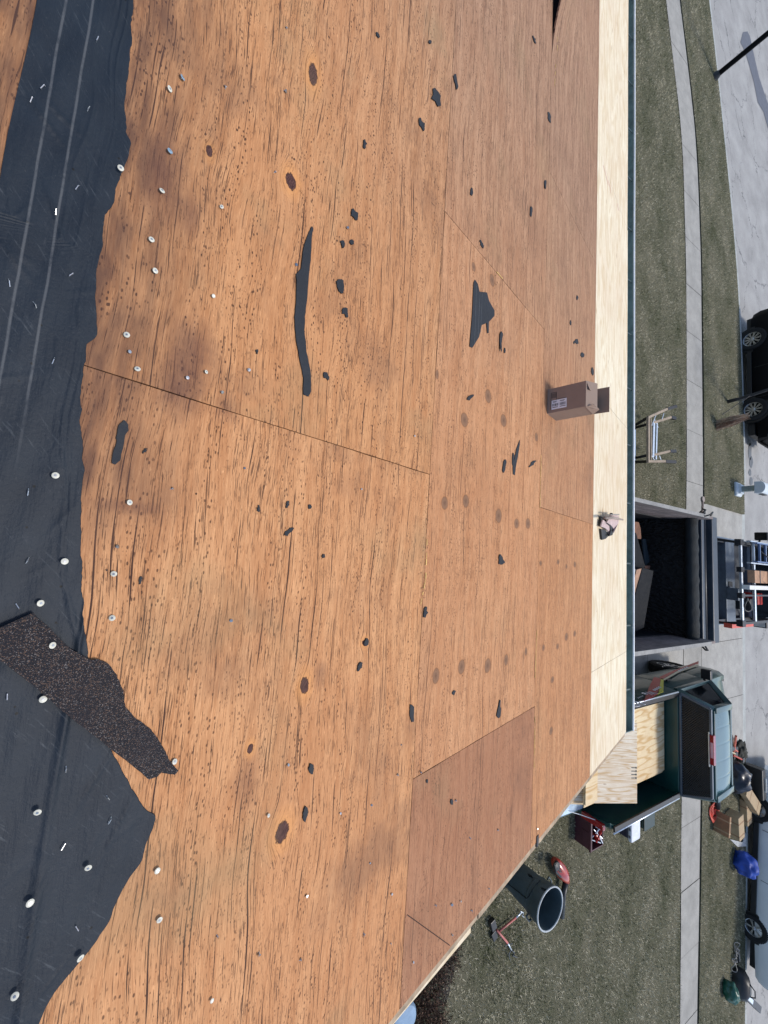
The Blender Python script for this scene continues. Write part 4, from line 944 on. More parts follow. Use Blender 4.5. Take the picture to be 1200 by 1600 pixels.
pill(P[-1]['r0'], P[1]['r0'], .06); pill(P[-1]['r1'], P[1]['r1'], .06); pill(P[-1]['b0'], P[1]['b0'], .07)
mb.build('cab_frame', mat('green_frame_paint', (.02, .075, .078), .35, 0, .2, 3, coat=.4), gt, bevel=.02, smooth=True, auto=40)
M_ROOFG = mat('green_roof_sky_tint', (.035, .105, .115), .32, .0, .15, 2, coat=.6)  # sky reflection put into the roof colour, lighter than the body green
mb = MB(); rings = []
for y, z, hw in ((8.775, 1.79, .70), (8.80, 1.825, .735), (9.1, 1.845, .745), (9.35, 1.84, .745), (9.50, 1.81, .73), (9.53, 1.785, .70)):
    rings.append([cabpt(x, y, z - .035 * (abs(x / hw)) ** 4 - sum(.007 * math.exp(-((x - g_) / .012) ** 2) for g_ in (-.42, -.14, .14, .42)) * (8.82 < y < 9.45)) for x in np.linspace(-hw, hw, 121)] + [cabpt(x, y, z - .05) for x in np.linspace(hw, -hw, 121)])
mb.loft(rings); rf = mb.build('roof', M_ROOFG, gt, smooth=True, auto=50)
def quad(name, pts, m, parent, off=(0, 0, 0), th=.006):
    mb = MB(); o = Vector(off); mb.prism([p + o for p in pts], th, off if any(off) else (0, 0, 1)); return mb.build(name, m, parent)
for s_ in (-1, 1):
    a = P[s_]; quad('side_window', [cabpt(s_ * bw, 8.96, ZB + .03), cabpt(s_ * bw, 10.12, ZB), cabpt(s_ * rr, 9.47, ZR_ - .03), cabpt(s_ * rr, 8.93, ZR_ - .03)], M_GLASS, gt)
mb = MB(); mb.prism([cabpt(-bw + .05, 10.24, ZB - .05), cabpt(bw - .05, 10.24, ZB - .05), cabpt(rr - .04, 9.55, ZR_ - .03), cabpt(-rr + .04, 9.55, ZR_ - .03)], .006); mb.build('windshield', M_GLASS, gt)
mb = MB(); mb.prism([cabpt(-bw + .08, 8.735, ZB + .03), cabpt(bw - .08, 8.735, ZB + .03), cabpt(rr - .05, 8.80, ZR_ - .04), cabpt(-rr + .05, 8.80, ZR_ - .04)], .005, (0, 1, 0)); mb.build('rear_window', M_GLASS, gt)
mb = MB(); rings = []
for y, z, hw in ((10.14, 1.24, .88), (10.2, 1.26, .90), (10.6, 1.23, .90), (11.1, 1.17, .88), (11.42, 1.08, .82), (11.5, .98, .78)):
    rings.append([cabpt(x, y, z - .05 * (x / hw) ** 4 + .015 * math.exp(-((abs(x) - .45) / .06) ** 2)) for x in np.linspace(-hw, hw, 21)] + [cabpt(x, y, z - .12) for x in np.linspace(hw, -hw, 21)])
mb.loft(rings); mb.build('hood', M_GRN, gt, smooth=True, auto=50)
mb = MB(); mb.b2(cabpt(-.9, 11.48, .45), cabpt(.9, 11.62, .68)); mb.build('bumper', M_CHROME, gt, bevel=.03)
mb = MB(); mb.b2(cabpt(-.5, 11.44, .72), cabpt(.5, 11.49, .98)); mb.build('grille', M_PLB, gt)
for s_ in (-1, 1): mb = MB(); mb.b2(cabpt(s_ * .55, 11.42, .74), cabpt(s_ * .82, 11.49, .95)); mb.build('headlight', M_GLASS, gt, bevel=.02)
mb = MB(); mb.b2(cabpt(-.86, 8.7, .42), cabpt(.86, 11.4, .52)); mb.b2(cabpt(-.5, 6.5, .4), cabpt(.5, 8.8, .6)); mb.b2(cabpt(-.86, 10.1, .5), cabpt(.86, 10.2, 1.2)); mb.build('underbody', M_PLB, gt)
mb = MB(); mb.b2(cabpt(-.6, 9.1, .6), cabpt(.6, 9.55, .75)); mb.b2(cabpt(-.62, 9.0, .7), cabpt(.62, 9.15, 1.3)); mb.build('seat', M_PLB, gt)
mb = MB(); mb.b2(cabpt(-.85, 9.95, 1.0), cabpt(.85, 10.14, 1.22)); mb.build('dashboard', M_PLB, gt)
for s_ in (-1, 1):
    for y in (7.40, 10.52): wheel(gt, cabpt(s_ * .86, y, .37), .37, .24, side=s_, spokes=5)
    mb = MB(); mb.box(cabpt(s_ * 1.085, 9.93, 1.30), (.19, .10, .17)); mb.bar(cabpt(s_ * .95, 9.93, 1.26), cabpt(s_ * 1.0, 9.93, 1.28), .05)
    mr = mb.build('wing_mirror', M_PLB, gt, bevel=.02)
    mb = MB(); mb.box(cabpt(s_ * .985, 9.0, 1.02), (.02, .14, .03)); mb.build('door_handle', M_PLB, gt)
# headache rack: tilted black mesh in a grey frame
ra, rb, rc, rd = Vector((2.24, 8.67, 1.36)), Vector((4.005, 8.67, 1.36)), Vector((3.83, 8.70, 1.80)), Vector((2.36, 8.70, 1.80))
rack = MB()
for a, b_ in ((ra, rb), (rb, rc), (rc, rd), (rd, ra)): rack.bar(W(a), W(b_), .045, .035)
rk = rack.build('headache_rack', M_STEELG, gt, bevel=.006)
mb = MB(); NB = 40
def lerp2(u, v): return W(ra.lerp(rb, u).lerp(rd.lerp(rc, u), v)) + Vector((0, -.004, 0))
for k in range(-NB, NB):
    for d in (1, -1):
        # slanted strands clipped to the panel
        u0, v0 = k / NB, 0.0; u1, v1 = (k + 14) / NB, 1.0
        if d < 0: u0, u1 = u1, u0
        t0, t1 = 0, 1; du = u1 - u0
        ts = sorted([(0 - u0) / du, (1 - u0) / du]); t0, t1 = max(0, ts[0]), min(1, ts[1])
        if t1 - t0 < .02: continue
        mb.bar(lerp2(u0 + du * t0, t0), lerp2(u0 + du * t1, t1), .011, .004, up=(0, 1, 0))
mb.build('wire_mesh', M_BLKM, rk)
mb = MB(); mb.b2(cabpt(-.34, 8.66, 1.79), cabpt(.15, 8.74, 1.85)); bl = mb.build('brake_light', M_TAILR, gt, bevel=.008)
mb = MB(); mb.b2(cabpt(-.22, 8.652, 1.805), cabpt(.03, 8.659, 1.84)); mb.build('brake_light_lens', mat('pink_lens', (.6, .35, .40), .2), bl)
mb = MB(); mb.b2(cabpt(-.38, 8.65, 1.775), cabpt(.19, 8.70, 1.789)); mb.build('brake_light_frame', M_ALU, bl)
# door graphics, laid on the side facing the house camera side
gx_ = TX - .99
def gfx(name, pts, m, off=.0, lab=None):
    mb = MB(); P_ = [onplane_x(gx_ - .005 - off, *p) for p in pts]; P_ = [W(p) for p in P_]
    mb.prism(P_, .003, (-1, 0, 0)); o = mb.build(name, m, gt)
    if lab: o['label'] = lab
M_GR, M_GY, M_GC = mat('sticker_red', (.45, .02, .025), .4), mat('sticker_yellow', (.62, .60, .04), .4), mat('sticker_cream', (.62, .58, .40), .4)
M_GW = mat('sticker_white', (.75, .77, .8), .4)
gfx('stripe', [(1091.5, 1033), (1091.5, 1037), (1060, 1047), (1036, 1061), (1030, 1058), (1050, 1049), (1073, 1040)], M_GR)
gfx('stripe', [(1091.5, 1037.5), (1091.5, 1040.5), (1062, 1050), (1038, 1063), (1036, 1061.5), (1060, 1047.6)], M_GC)
gfx('stripe', [(1022, 1058), (1033, 1060), (1029, 1084), (1006, 1096), (1010, 1085), (1015, 1072)], M_GR)
gfx('stripe', [(1032.5, 1061), (1037, 1062.5), (1036.5, 1081), (1027, 1085), (1030, 1075)], M_GY)
def letters(name, rows, off):
    mb = MB()
    for (a, b_, n_, hh, wd) in rows:
        for k in range(n_):
            t = (k + .5) / n_; cx_ = a[0] + (b_[0] - a[0]) * t; cy_ = a[1] + (b_[1] - a[1]) * t
            q = [(cx_ - hh / 2, cy_ - wd), (cx_ - hh / 2, cy_ + wd * .2), (cx_ + hh / 2, cy_ + wd), (cx_ + hh / 2, cy_ - wd * .2)]
            mb.prism([W(onplane_x(gx_ - .009 - off, *p)) for p in q], .002, (-1, 0, 0))
    mb.build(name, M_GW, gt)
def text(name, body, px, py, size_px, m, flip=False, ang=0):
    """lettering on the side of the truck"""
    cu = bpy.data.curves.new(name, 'FONT'); cu.body = body; cu.align_x = 'CENTER'; cu.align_y = 'CENTER'; cu.extrude = .002
    o0 = bpy.data.objects.new(name, cu); COL.objects.link(o0)
    p = onplane_x(gx_ - .008, px, py)
    cu.size = size_px
    dg = bpy.context.evaluated_depsgraph_get(); me = bpy.data.meshes.new_from_object(o0.evaluated_get(dg)); bpy.data.objects.remove(o0)
    me.materials.clear(); me.materials.append(m)
    o = bpy.data.objects.new(name, me); COL.objects.link(o); o.parent = gt
    # faces -X: local x runs along -Y, local y up
    o.matrix_local = Matrix.Translation(W(p)) @ Matrix(((0, 0, -1, 0), (-1, 0, 0, 0), (0, 1, 0, 0), (0, 0, 0, 1))) @ Matrix.Rotation(ang, 4, 'Z'); return o
text('lettering', 'We', 1014, 1083, .20, M_GW); text('lettering', 'JO', 987, 1098, .34, M_GW)
letters('lettering', [((1021, 1079), (1032, 1073), 4, 5, 1.4)], 0); letters('lettering', [((1060, 1049), (1075, 1042), 5, 4, 1.3)], 0); letters('lettering', [((996, 1091), (1005, 1087), 4, 2, .8)], 0); letters('lettering', [((1034, 1042), (1046, 1038), 4, 2, .8)], 0)

# sheets of new plywood in and behind the truck bed
def sheet(name, c, rz, tilt, L=2.44, Wd=1.22, label=None, group=None, th=.012, m=None, place=True):
    M = Matrix.Translation(c) @ Matrix.Rotation(rz, 4, 'Z') @ Matrix.Rotation(tilt, 4, 'X') @ Matrix.Rotation(pi / 2, 4, 'Z')
    mb = MB(); mb.b2((-L / 2, -Wd / 2, -th / 2), (L / 2, Wd / 2, th / 2)); o = mb.build(name, m or M_SHEET); o.matrix_world = M
    return tag(o, label, 'plywood sheet', group)
GRP = 'new plywood sheets by the truck'
sheet('plywood_sheet', (3.67 - .61, 8.58 - 1.22, 1.12), 0, 0, label='new plywood sheet with wavy grain lying inside the truck bed behind the mesh', group=GRP)
for k in range(1, 3): sheet('plywood_sheet', (3.67 - .61 + .03 * k, 8.56 - 1.22 + .02 * k, 1.12 - .02 * k), 0, 0, label=['', 'second new plywood sheet from the top inside the truck bed', 'third new plywood sheet from the top inside the truck bed'][k], group=GRP)
mb = MB(); mb.b2((2.6, 6.7, .775), (2.75, 8.4, 1.065)); o = mb.build('timber_block', M_OLDW); tag(o, 'weathered timber block carrying the plywood on the left of the truck bed', 'timber')
mb = MB(); mb.b2((3.4, 6.9, .775), (3.55, 8.4, 1.065)); o = mb.build('timber_block', M_OLDW); tag(o, 'weathered timber block carrying the plywood on the right of the truck bed', 'timber')
a_ = math.atan(.455)
top = Vector((3.714 - .61, 7.07, 1.40)); dirv = Vector((0, -cos(a_), -sin(a_)))
sheet('plywood_sheet', top + dirv * 1.22, 0, a_, label='brightest new plywood sheet leaning over the open tailgate next to the roof corner', group=GRP, m=M_NEW if False else plywood('ply_new_sheet_b', (.90, .82, .67), (.80, .68, .49), 0, (), (), 0, 0, 0, False, 21, new=3))
top2 = Vector((3.72 - .61, 6.50, 1.12)); sheet('plywood_sheet', top2 + dirv * 1.22 + Vector((0, 0, -.02)), radians(-2), a_, L=2.2, label='new plywood sheet just showing a corner under the leaning sheet', group=GRP)
mb = MB()
for k in range(4): mb.b2((k * .03, 5.2 + k * .02, .70), (k * .03 + .02, 5.3, .72))
mb = MB(); mb.b2((2.5, 5.0, .01), (3.7, 5.6, .30)); o = mb.build('timber_stack', M_OLDW, bevel=.01); tag(o, 'low stack of boards on the driveway behind the green truck', 'timber')
# stamped grade marks on the front edge of the leaning sheet
lean = [o for o in bpy.data.objects if o.get('label', '').startswith('brightest new plywood')][0]
mb = MB()
for k in range(4): mb.b2((1.12, -.235 + k * .052 - .0, .0068), (1.215, -.223 + k * .052 - .0, .0072)); mb.b2((1.19, -.24 + k * .052, .0068), (1.213, -.216 + k * .052, .0073))
mb.build('stamp', mat('stamp_ink', (.04, .045, .04), .8), lean)

# ------------------------------------------------------------------ dump trailer
RX0, RX1, RY0, RY1, RZ = -.98, 1.16, 5.05, 8.35, 2.0
tr = thing('dump_trailer', (.09, 6.8, 0), 'black dump trailer with weathered wooden side boards holding roof debris', 'trailer')
T = Vector((.09, 6.8, 0))
def t(*p): return Vector(p) - T
mb = MB(); mb.b2(t(RX0, RY0, .62), t(RX1, RY1, .70)); mb.build('bed', mat('trailer_floor', (.006, .0055, .005), .8, 0, .4, 8), tr)
for x, nm in ((RX0, 0), (RX1, 1)):
    s_ = 1 if nm == 0 else -1
    mb = MB(); mb.b2(t(x, RY0, .62), t(x + s_ * .05, RY1, 1.42))
    for k in range(7): mb.b2(t(x - s_ * .04, RY0 + .1 + k * .52, .6), t(x - s_ * .001, RY0 + .18 + k * .52, 1.42))
    mb.b2(t(x - s_ * .05, RY0, 1.40), t(x + s_ * .055, RY1, 1.47)); mb.build('side_wall', M_BLKM, tr)
    for k in range(3):
        z0 = 1.475 + k * .185; mb = MB(); mb.b2(t(x - s_ * .0, RY0 - .02 * k, z0), t(x + s_ * .04, RY1 - .02 - .015 * k, z0 + .18)); mb.build('side_board', M_OLDW, tr, bevel=.004)
    mb = MB(); mb.b2(t(x - s_ * .012, RY0, 2.03), t(x + s_ * .045, RY1 - .25, 2.045)); mb.build('board_cap', mat('board_cap', (.27, .265, .25), .8, var=.2, sc=20), tr)
    mb = MB(); mb.b2(t(x - s_ * .30, 5.8, .74), t(x - s_ * .055, 7.9, .79)); mb.b2(t(x - s_ * .30, 5.6, .5), t(x - s_ * .055, 5.8, .79)); mb.b2(t(x - s_ * .30, 7.9, .5), t(x - s_ * .055, 8.1, .79)); 
    mb.build('mudguard', M_BLKM, tr)
    for y in (6.45, 7.3): wheel(tr, t(x - s_ * .18, y, .37), .37, .22, side=-s_, spokes=6, rimmat=M_STEELG)
M_SHRED = mat('trailer_front_dirt', (.010, .009, .008), .85, 0, .5, 14, bump=.9)
mb = MB(); mb.b2(t(RX0, RY1 - .30, .70), t(RX1, RY1 - .25, 1.75)); mb.build('front_wall', M_BLKM, tr)
mb = MB(); n_ = 90; rows = 30; vs = []
for i in range(n_ + 1):
    for k in range(rows + 1):
        u = k / rows; vs.append(t(RX0 + .05 + (RX1 - RX0 - .1) * i / n_, RY1 - .33 - .22 * (1 - u) ** 1.5 + random.uniform(-.018, .018), .72 + 1.05 * u + random.uniform(-.02, .02)))
mb.add(vs, [(i * (rows + 1) + k, (i + 1) * (rows + 1) + k, (i + 1) * (rows + 1) + k + 1, i * (rows + 1) + k + 1) for i in range(n_) for k in range(rows)])
mb.build('rolled_tarp_skirt', M_SHRED, tr)
mb = MB(); mb.loft([[t(x, RY1 - .30 + .13 * cos(a) , 1.80 + .09 * sin(a) + .010 * sin(x * 47 + a * 2) * sin(x * 13)) for a in np.linspace(0, 2 * pi, 13)[:-1]] for x in np.linspace(RX0 - .02, RX1 + .02, 30)]); mb.build('tarp_roll', mat('tarp_black', (.008, .012, .014), .85, 0, .5, 30, bump=.8), tr, smooth=True)
M_TBOX = mat('tarp_box', (.028, .040, .055), .45, .1, .2, 8, dirt=.25, dirtcol=(.10, .11, .12))
mb = MB(); mb.b2(t(RX0 - .05, RY1 - .06, 1.60), t(RX1 + .05, RY1 + .05, 1.86)); mb.b2(t(RX0 - .05, RY1 + .05, 1.60), t(RX1 + .05, RY1 + .26, 1.72)); mb.b2(t(RX0 - .05, RY1 + .26, 1.60), t(RX1 + .05, RY1 + .48, 1.90)); mb.build('tarp_housing', M_TBOX, tr, bevel=.02)
mb = MB(); mb.tube([t(RX0 - .14, RY1 + .18, 1.8), t(RX1 + .10, RY1 + .18, 1.8)], .035, 10); mb.build('tarp_axle', M_BLKM, tr, smooth=True)
for x in (RX0 - .02, RX1 + .02):
    s_ = -1 if x < 0 else 1
    mb = MB(); mb.tube([t(x, RY1 - .28, 1.95), t(x + s_ * .09, RY1 - .22, 1.98), t(x + s_ * .12, RY1 - .08, 1.9), t(x + s_ * .05, RY1 - .02, 1.8)], .014, 6); mb.build('hook', M_BLKM, tr, smooth=True)
mb = MB(); mb.tube([t(RX0 + .03, RY1 - .45, 2.05), t(RX0 - .0, RY1 - .42, 2.12), t(RX0 - .05, RY1 - .33, 2.12), t(RX0 - .0, RY1 - .25, 2.06)], .012, 6); mb.build('loop', M_BLKM, tr, smooth=True)
mb = MB(); mb.tube([t(RX0 - .05, RY1 + .0, 1.85), t(RX0 - .22, RY1 - .16, 1.92), t(RX0 - .28, RY1 - .2, 1.93)], .018, 6); mb.lathe([(0, 0), (.05, 0), (.05, .03), (0, .03)], c=t(RX0 - .30, RY1 - .2, 1.92), n=12); mb.build('crank_handle', mat('crank', (.25, .2, .17), .6), tr)
mb = MB(); mb.b2(t(-.15, 8.35, .5), t(.33, 9.5, .62)); mb.b2(t(RX0 + .2, RY1 - .2, .5), t(RX1 - .2, RY1 + .0, 1.7)); mb.build('tongue', M_BLKM, tr)
mb = MB(); mb.b2(t(-.3, 8.55, .62), t(.5, 8.95, 1.1)); mb.build('tool_box', M_BLKM, tr, bevel=.02)
mb = MB(); mb.b2(t(RX0, RY0 - .04, .62), t(RX1, RY0, 1.5)); mb.build('tailgate', M_BLKM, tr)
# debris in the trailer: boards with old felt on them
M_TAN = mat('tan_board', (.36, .215, .14), .8, var=.3, sc=20, bump=.3); M_BRN = mat('brown_board', (.20, .10, .065), .85, var=.3, sc=20)
def plate(name, pts, m, lab, z=None, th=.02, side=None, cat_='board'):
    P_ = [G(p[0], p[1], p[2]) for p in pts]; c = sum(P_, Vector()) / len(P_)
    mb = MB(); mb.prism([p - c for p in P_], -th); o = mb.build(name, m); o.location = c; tag(o, lab, cat_, 'torn-off boards in the trailer')
    if side:
        S = [G(p[0], p[1], p[2]) - c for p in side[0]]; mb = MB(); mb.prism(S, -.015); mb.build('bare_edge', side[1], o)
    return o
M_FB = mat('felt_on_board', (.005, .007, .010), .9, 0, .2, 20)
plate('debris_board', [(1004, 887, 1.45), (1021, 892, 1.45), (1006, 980, 1.40), (984, 992, 1.40), (978, 985, 1.40)], M_FB, 'felt-covered board with a tan side, nearest the right wall of the trailer', side=([(995, 890, 1.44), (1003.5, 888, 1.44), (984, 972, 1.39), (972, 975, 1.39)], M_TAN))
plate('debris_board', [(984, 828, 1.40), (994, 833, 1.40), (1008, 885, 1.35), (1004, 891, 1.35), (992, 889, 1.35), (984, 870, 1.35)], M_FB, 'felt-covered board between the tan-sided board and the left trailer wall')
plate('debris_board', [(984, 814, 1.30), (998, 816, 1.30), (1001, 826, 1.30), (1002, 842, 1.30), (996, 842, 1.30), (984, 826, 1.30)], M_BRN, 'brown torn board beside the left wall of the trailer')
plate('debris_board', [(1004, 842, 1.20), (1009, 842, 1.20), (1015, 878, 1.20), (1008, 884, 1.20)], mat('blue_grey_board', (.022, .04, .052), .6), 'narrow blue-grey board standing in front of the brown one in the trailer')
plate('debris_board', [(1008, 884, 1.25), (1016, 884, 1.25), (1015, 889, 1.25), (1008, 888, 1.25)], M_BRN, 'short brown board end poking out behind the tan-sided board')
plate('debris_board', [(1018, 850, 1.10), (1032, 850, 1.10), (1030, 885, 1.10), (1016, 884, 1.10)], mat('dark_brown_board', (.035, .022, .022), .85), 'dark brown board lying flat on the trailer floor')
o = MB().lathe([(0, .16), (.12, .15), (.2, .09), (.24, 0), (0, 0)], n=24).build('plastic_sack', mat('grey_sack', (.30, .30, .33), .5, 0, .15, 8, bump=.5), smooth=True); o.location = G(982, 898, 1.0); o.scale = (1.1, .9, 1); tag(o, 'crumpled pale grey sack among the boards at the near end of the trailer', 'sack')
# loose black rubble over the trailer floor
mb = MB()
for i in range(420):
    x, y = random.uniform(RX0 + .1, RX1 - .1), random.uniform(RY0 + .1, RY1 - .4); a = random.uniform(0, pi); sz = random.uniform(.04, .16)
    mb.box((x, y, .71 + random.uniform(0, .08)), (sz, sz * random.uniform(.2, .8), random.uniform(.006, .02)), Matrix.Rotation(a, 3, 'Z') @ Matrix.Rotation(random.uniform(-.5, .5), 3, 'X'))
o = mb.build('shingle_rubble', mat('rubble', (.018, .016, .015), .8, 0, .6, 9)); tag(o, 'black shingle rubble covering the trailer floor', 'rubble', kind='stuff')

mb = MB()
for i in range(70):
    x, y = random.uniform(RX0 + .15, RX1 - .15), random.uniform(RY0 + .1, 7.0); a = random.uniform(0, pi); sz = random.uniform(.12, .5)
    mb.box((x, y, .76 + random.uniform(0, .22)), (sz, random.uniform(.04, .16), .014), Matrix.Rotation(a, 3, 'Z') @ Matrix.Rotation(random.uniform(-.3, .3), 3, 'Y'))
o = mb.build('broken_wood', mat('broken_wood', (.22, .125, .08), .85, 0, .5, 7)); tag(o, 'splintered brown wood scraps mixed into the trailer load', 'wood scraps', kind='stuff')

# ------------------------------------------------------------------ tow truck with ladder rack
tx = .13; KX = Vector((tx, 11.4, 0))
kt = thing('rack_truck', KX, 'grey work pickup with an overhead ladder rack hitched in front of the trailer', 'truck')
def k_(*p): return Vector(p) - KX
M_TG = mat('grey_truck_paint', (.10, .12, .15), .35, .1, .15, 5, coat=.5)
mb = MB(); mb.b2(k_(tx - .86, 9.95, .78), k_(tx + .86, 12.55, .84)); mb.build('bed_floor', mat('diamond_plate', (.26, .27, .28), .5, .5, .3, 25, dirt=.6, dirtcol=(.05, .05, .05)), kt)
for s_ in (-1, 1):
    mb = MB(); mb.b2(k_(tx + s_ * .86, 9.9, .5), k_(tx + s_ * .97, 12.55, 1.25)); mb.build('bed_side', M_TG, kt, bevel=.02)
    mb = MB(); mb.b2(k_(tx + s_ * .84, 9.95, 1.252), k_(tx + s_ * .93, 12.5, 1.275)); mb.build('bed_rail', M_PLB, kt)
    for y in (10.75, 14.0): wheel(kt, k_(tx + s_ * .87, y, .38), .38, .24, side=s_, spokes=6)
mb = MB(); mb.b2(k_(tx - .86, 9.86, .80), k_(tx + .86, 9.93, 1.24)); mb.build('tailgate', M_TG, kt, bevel=.015)
mb = MB(); mb.b2(k_(tx - .95, 9.68, .5), k_(tx + .95, 9.84, .66)); mb.build('bumper', M_CHROME, kt, bevel=.02)
mb = MB(); mb.b2(k_(tx - .90, 11.0, 1.05), k_(tx + .90, 11.48, 1.30)); tb = mb.build('tool_chest', M_STEELG, kt, bevel=.015)
mb = MB(); mb.b2(k_(tx + .02, 11.1, 1.301), k_(tx + .13, 11.3, 1.312)); mb.build('latch', M_PLB, tb)
mb = MB(); mb.b2(k_(tx - .85, 11.55, .84), k_(tx + .85, 12.4, 1.12)); mb.build('bed_cover', mat('dark_slate', (.045, .055, .07), .55, 0, .25, 9), kt, bevel=.02)
mb = MB(); mb.b2(k_(tx - .95, 12.6, .5), k_(tx + .95, 14.1, 1.25)); mb.b2(k_(tx - .93, 14.1, .5), k_(tx + .93, 15.4, 1.12)); mb.build('cab_body', M_TG, kt, bevel=.06)
mb = MB(); mb.add([k_(tx + a, b_, c) for a, b_, c in ((-.88, 12.62, 1.251), (.88, 12.62, 1.251), (.9, 14.3, 1.22), (-.9, 14.3, 1.22), (-.74, 12.8, 1.82), (.74, 12.8, 1.82), (.72, 13.7, 1.82), (-.72, 13.7, 1.82))], [(0, 1, 5, 4), (1, 2, 6, 5), (2, 3, 7, 6), (3, 0, 4, 7), (4, 5, 6, 7), (3, 2, 1, 0)])
mb.build('cab_windows', M_GLASS, kt, bevel=.03)
mb = MB(); mb.b2(k_(tx - .74, 12.78, 1.80), k_(tx + .74, 13.7, 1.86)); mb.build('roof', M_TG, kt, bevel=.02)
for s_, pxm, pym in ((-1, 1190, 838), (1, 1188, 974)):
    p = G(pxm, pym, 1.35); mb = MB(); mb.box(p - KX, (.20, .10, .26)); mb.bar(p - KX, k_(tx + s_ * .93, p.y, 1.28), .05); mr = mb.build('wing_mirror', M_PLB, kt, bevel=.025)
    mb = MB(); mb.box(p - KX + Vector((0, -.055, 0)), (.15, .005, .20)); mb.build('mirror_glass', M_GLASS if s_ < 0 else M_ALU, mr)
# the rack
RZk = 1.88
rk2 = MB()
for s_ in (-1, 1):
    x = tx + s_ * .78
    for y in (9.97, 12.45): rk2.bar(k_(tx + s_ * .88, y, 1.25), k_(x, y, RZk), .05)
    rk2.bar(k_(x, 9.85, RZk), k_(x, 12.6, RZk), .05)
    rk2.bar(k_(tx + s_ * .25, 9.85, RZk), k_(tx + s_ * .25, 12.6, RZk), .035)
    rk2.b2(k_(x - .06, 9.8, RZk - .05), k_(x + .06, 9.95, RZk + .05)); rk2.b2(k_(tx + s_ * .25 - .05, 9.8, RZk - .03), k_(tx + s_ * .25 + .05, 9.95, RZk + .05))
rkb = rk2.build('ladder_rack', M_BLKM, kt, bevel=.005)
for y in (9.90, 10.55, 12.4): mb = MB(); mb.bar(k_(tx - .76, y, RZk + .01), k_(tx + .76, y, RZk + .01), .06, .045); mb.build('cross_bar', M_ALU, rkb, bevel=.008)
# things carried on the rack
def ladder(a, b_, wd, n_, m, label, name='ladder', rail=.05, group=None, up=(0, 0, 1)):
    a, b_ = Vector(a), Vector(b_); d = (b_ - a); L_ = d.length; d.normalize(); sx = d.cross(Vector(up)).normalized(); c = (a + b_) / 2
    r = thing(name, c, label, 'ladder', group)
    for s_ in (-1, 1): mb = MB(); mb.bar(a - c + sx * s_ * wd / 2, b_ - c + sx * s_ * wd / 2, rail * .5, rail * 1.4, up=up); mb.build('rail', m, r, bevel=.004)
    for k in range(n_):
        p = a + d * (L_ * (k + .7) / n_); mb = MB(); mb.bar(p - c - sx * wd / 2, p - c + sx * wd / 2, .035, .03, up=up); mb.build('rung', m, r)
    return r
ladder((-.47, 9.95, 2.0), (-.47, 12.9, 2.0), .42, 9, M_ALU, 'silver ladder strapped flat on the left of the work pickup rack')
ladder((-.47, 10.0, 2.08), (-.47, 12.8, 2.08), .36, 9, mat('blue_rail', (.10, .16, .30), .4, .2), 'blue-railed ladder lying on top of the silver one on the rack')
M_PINE = mat('pine_lumber', (.42, .24, .14), .8, var=.25, sc=20); M_FOAM = mat('white_board', (.72, .72, .68), .6, var=.05)
mb = MB(); mb.b2((-.12, 10.05, 1.94), (.12, 11.2, 2.05)); o = mb.build('lumber_bundle', M_PINE, bevel=.005); tag(o, 'brown lumber bundle tied in the middle of the work pickup rack', 'lumber')
mb = MB(); mb.b2((-.125, 10.3, 1.937), (.125, 10.33, 2.056)); mb.build('strap', M_PLB, o)
mb = MB(); mb.b2((-.15, 10.75, 2.06), (.16, 12.6, 2.12)); o = mb.build('foam_board', M_FOAM, bevel=.006); tag(o, 'white board lying over the brown lumber on the rack', 'board')
mb = MB(); mb.b2((.17, 9.75, 1.94), (.25, 12.9, 2.06)); o = mb.build('white_plank', M_FOAM, bevel=.008); tag(o, 'long white plank on edge along the middle of the rack', 'plank')
mb = MB(); mb.tube([(-.7, 10.1, 1.95), (-.3, 10.7, 2.16), (.1, 10.5, 2.16), (.3, 11.2, 2.1), (.2, 11.9, 2.15), (.7, 12.2, 1.95)], .012, 6); o = mb.build('tie_strap', M_PLB, smooth=True); tag(o, 'black tie strap looped over the load of the rack', 'strap')
mb = MB(); mb.tube([Vector((.55 + .13 * cos(a), 10.05 + .13 * sin(a), 1.93 + .02 * sin(2 * a))) for a in np.linspace(0, 2 * pi, 22)[:-1]], .013, 6, closed=True); o = mb.build('cable_coil', M_PLB, smooth=True); tag(o, 'black cable coil hanging at the right end of the rack bar', 'cable')
mb = MB(); mb.b2((.95, 9.9, 1.60), (1.04, 11.0, 1.74)); mb.b2((.96, 10.2, 1.2), (1.0, 10.26, 1.6)); o = mb.build('red_jack', M_REDO, bevel=.015); tag(o, 'red bar strapped along the right side of the work pickup rack', 'jack')
for i, (x_, y_) in enumerate(((.40, 11.1), (.62, 11.75), (.5, 12.2))):
    mb = MB(); mb.b2((x_ - .12, y_ - .15, 1.31 if y_ < 11.5 else 1.13), (x_ + .14, y_ + .15, 1.52)); o = mb.build('tool_case', (M_STEELG, M_BLKM, M_RED)[i], bevel=.02)
    tag(o, ('grey tool case on the tool chest under the rack', 'black tool case at the right of the bed cover under the rack', 'red tool case behind the black one under the rack')[i], 'tool case')

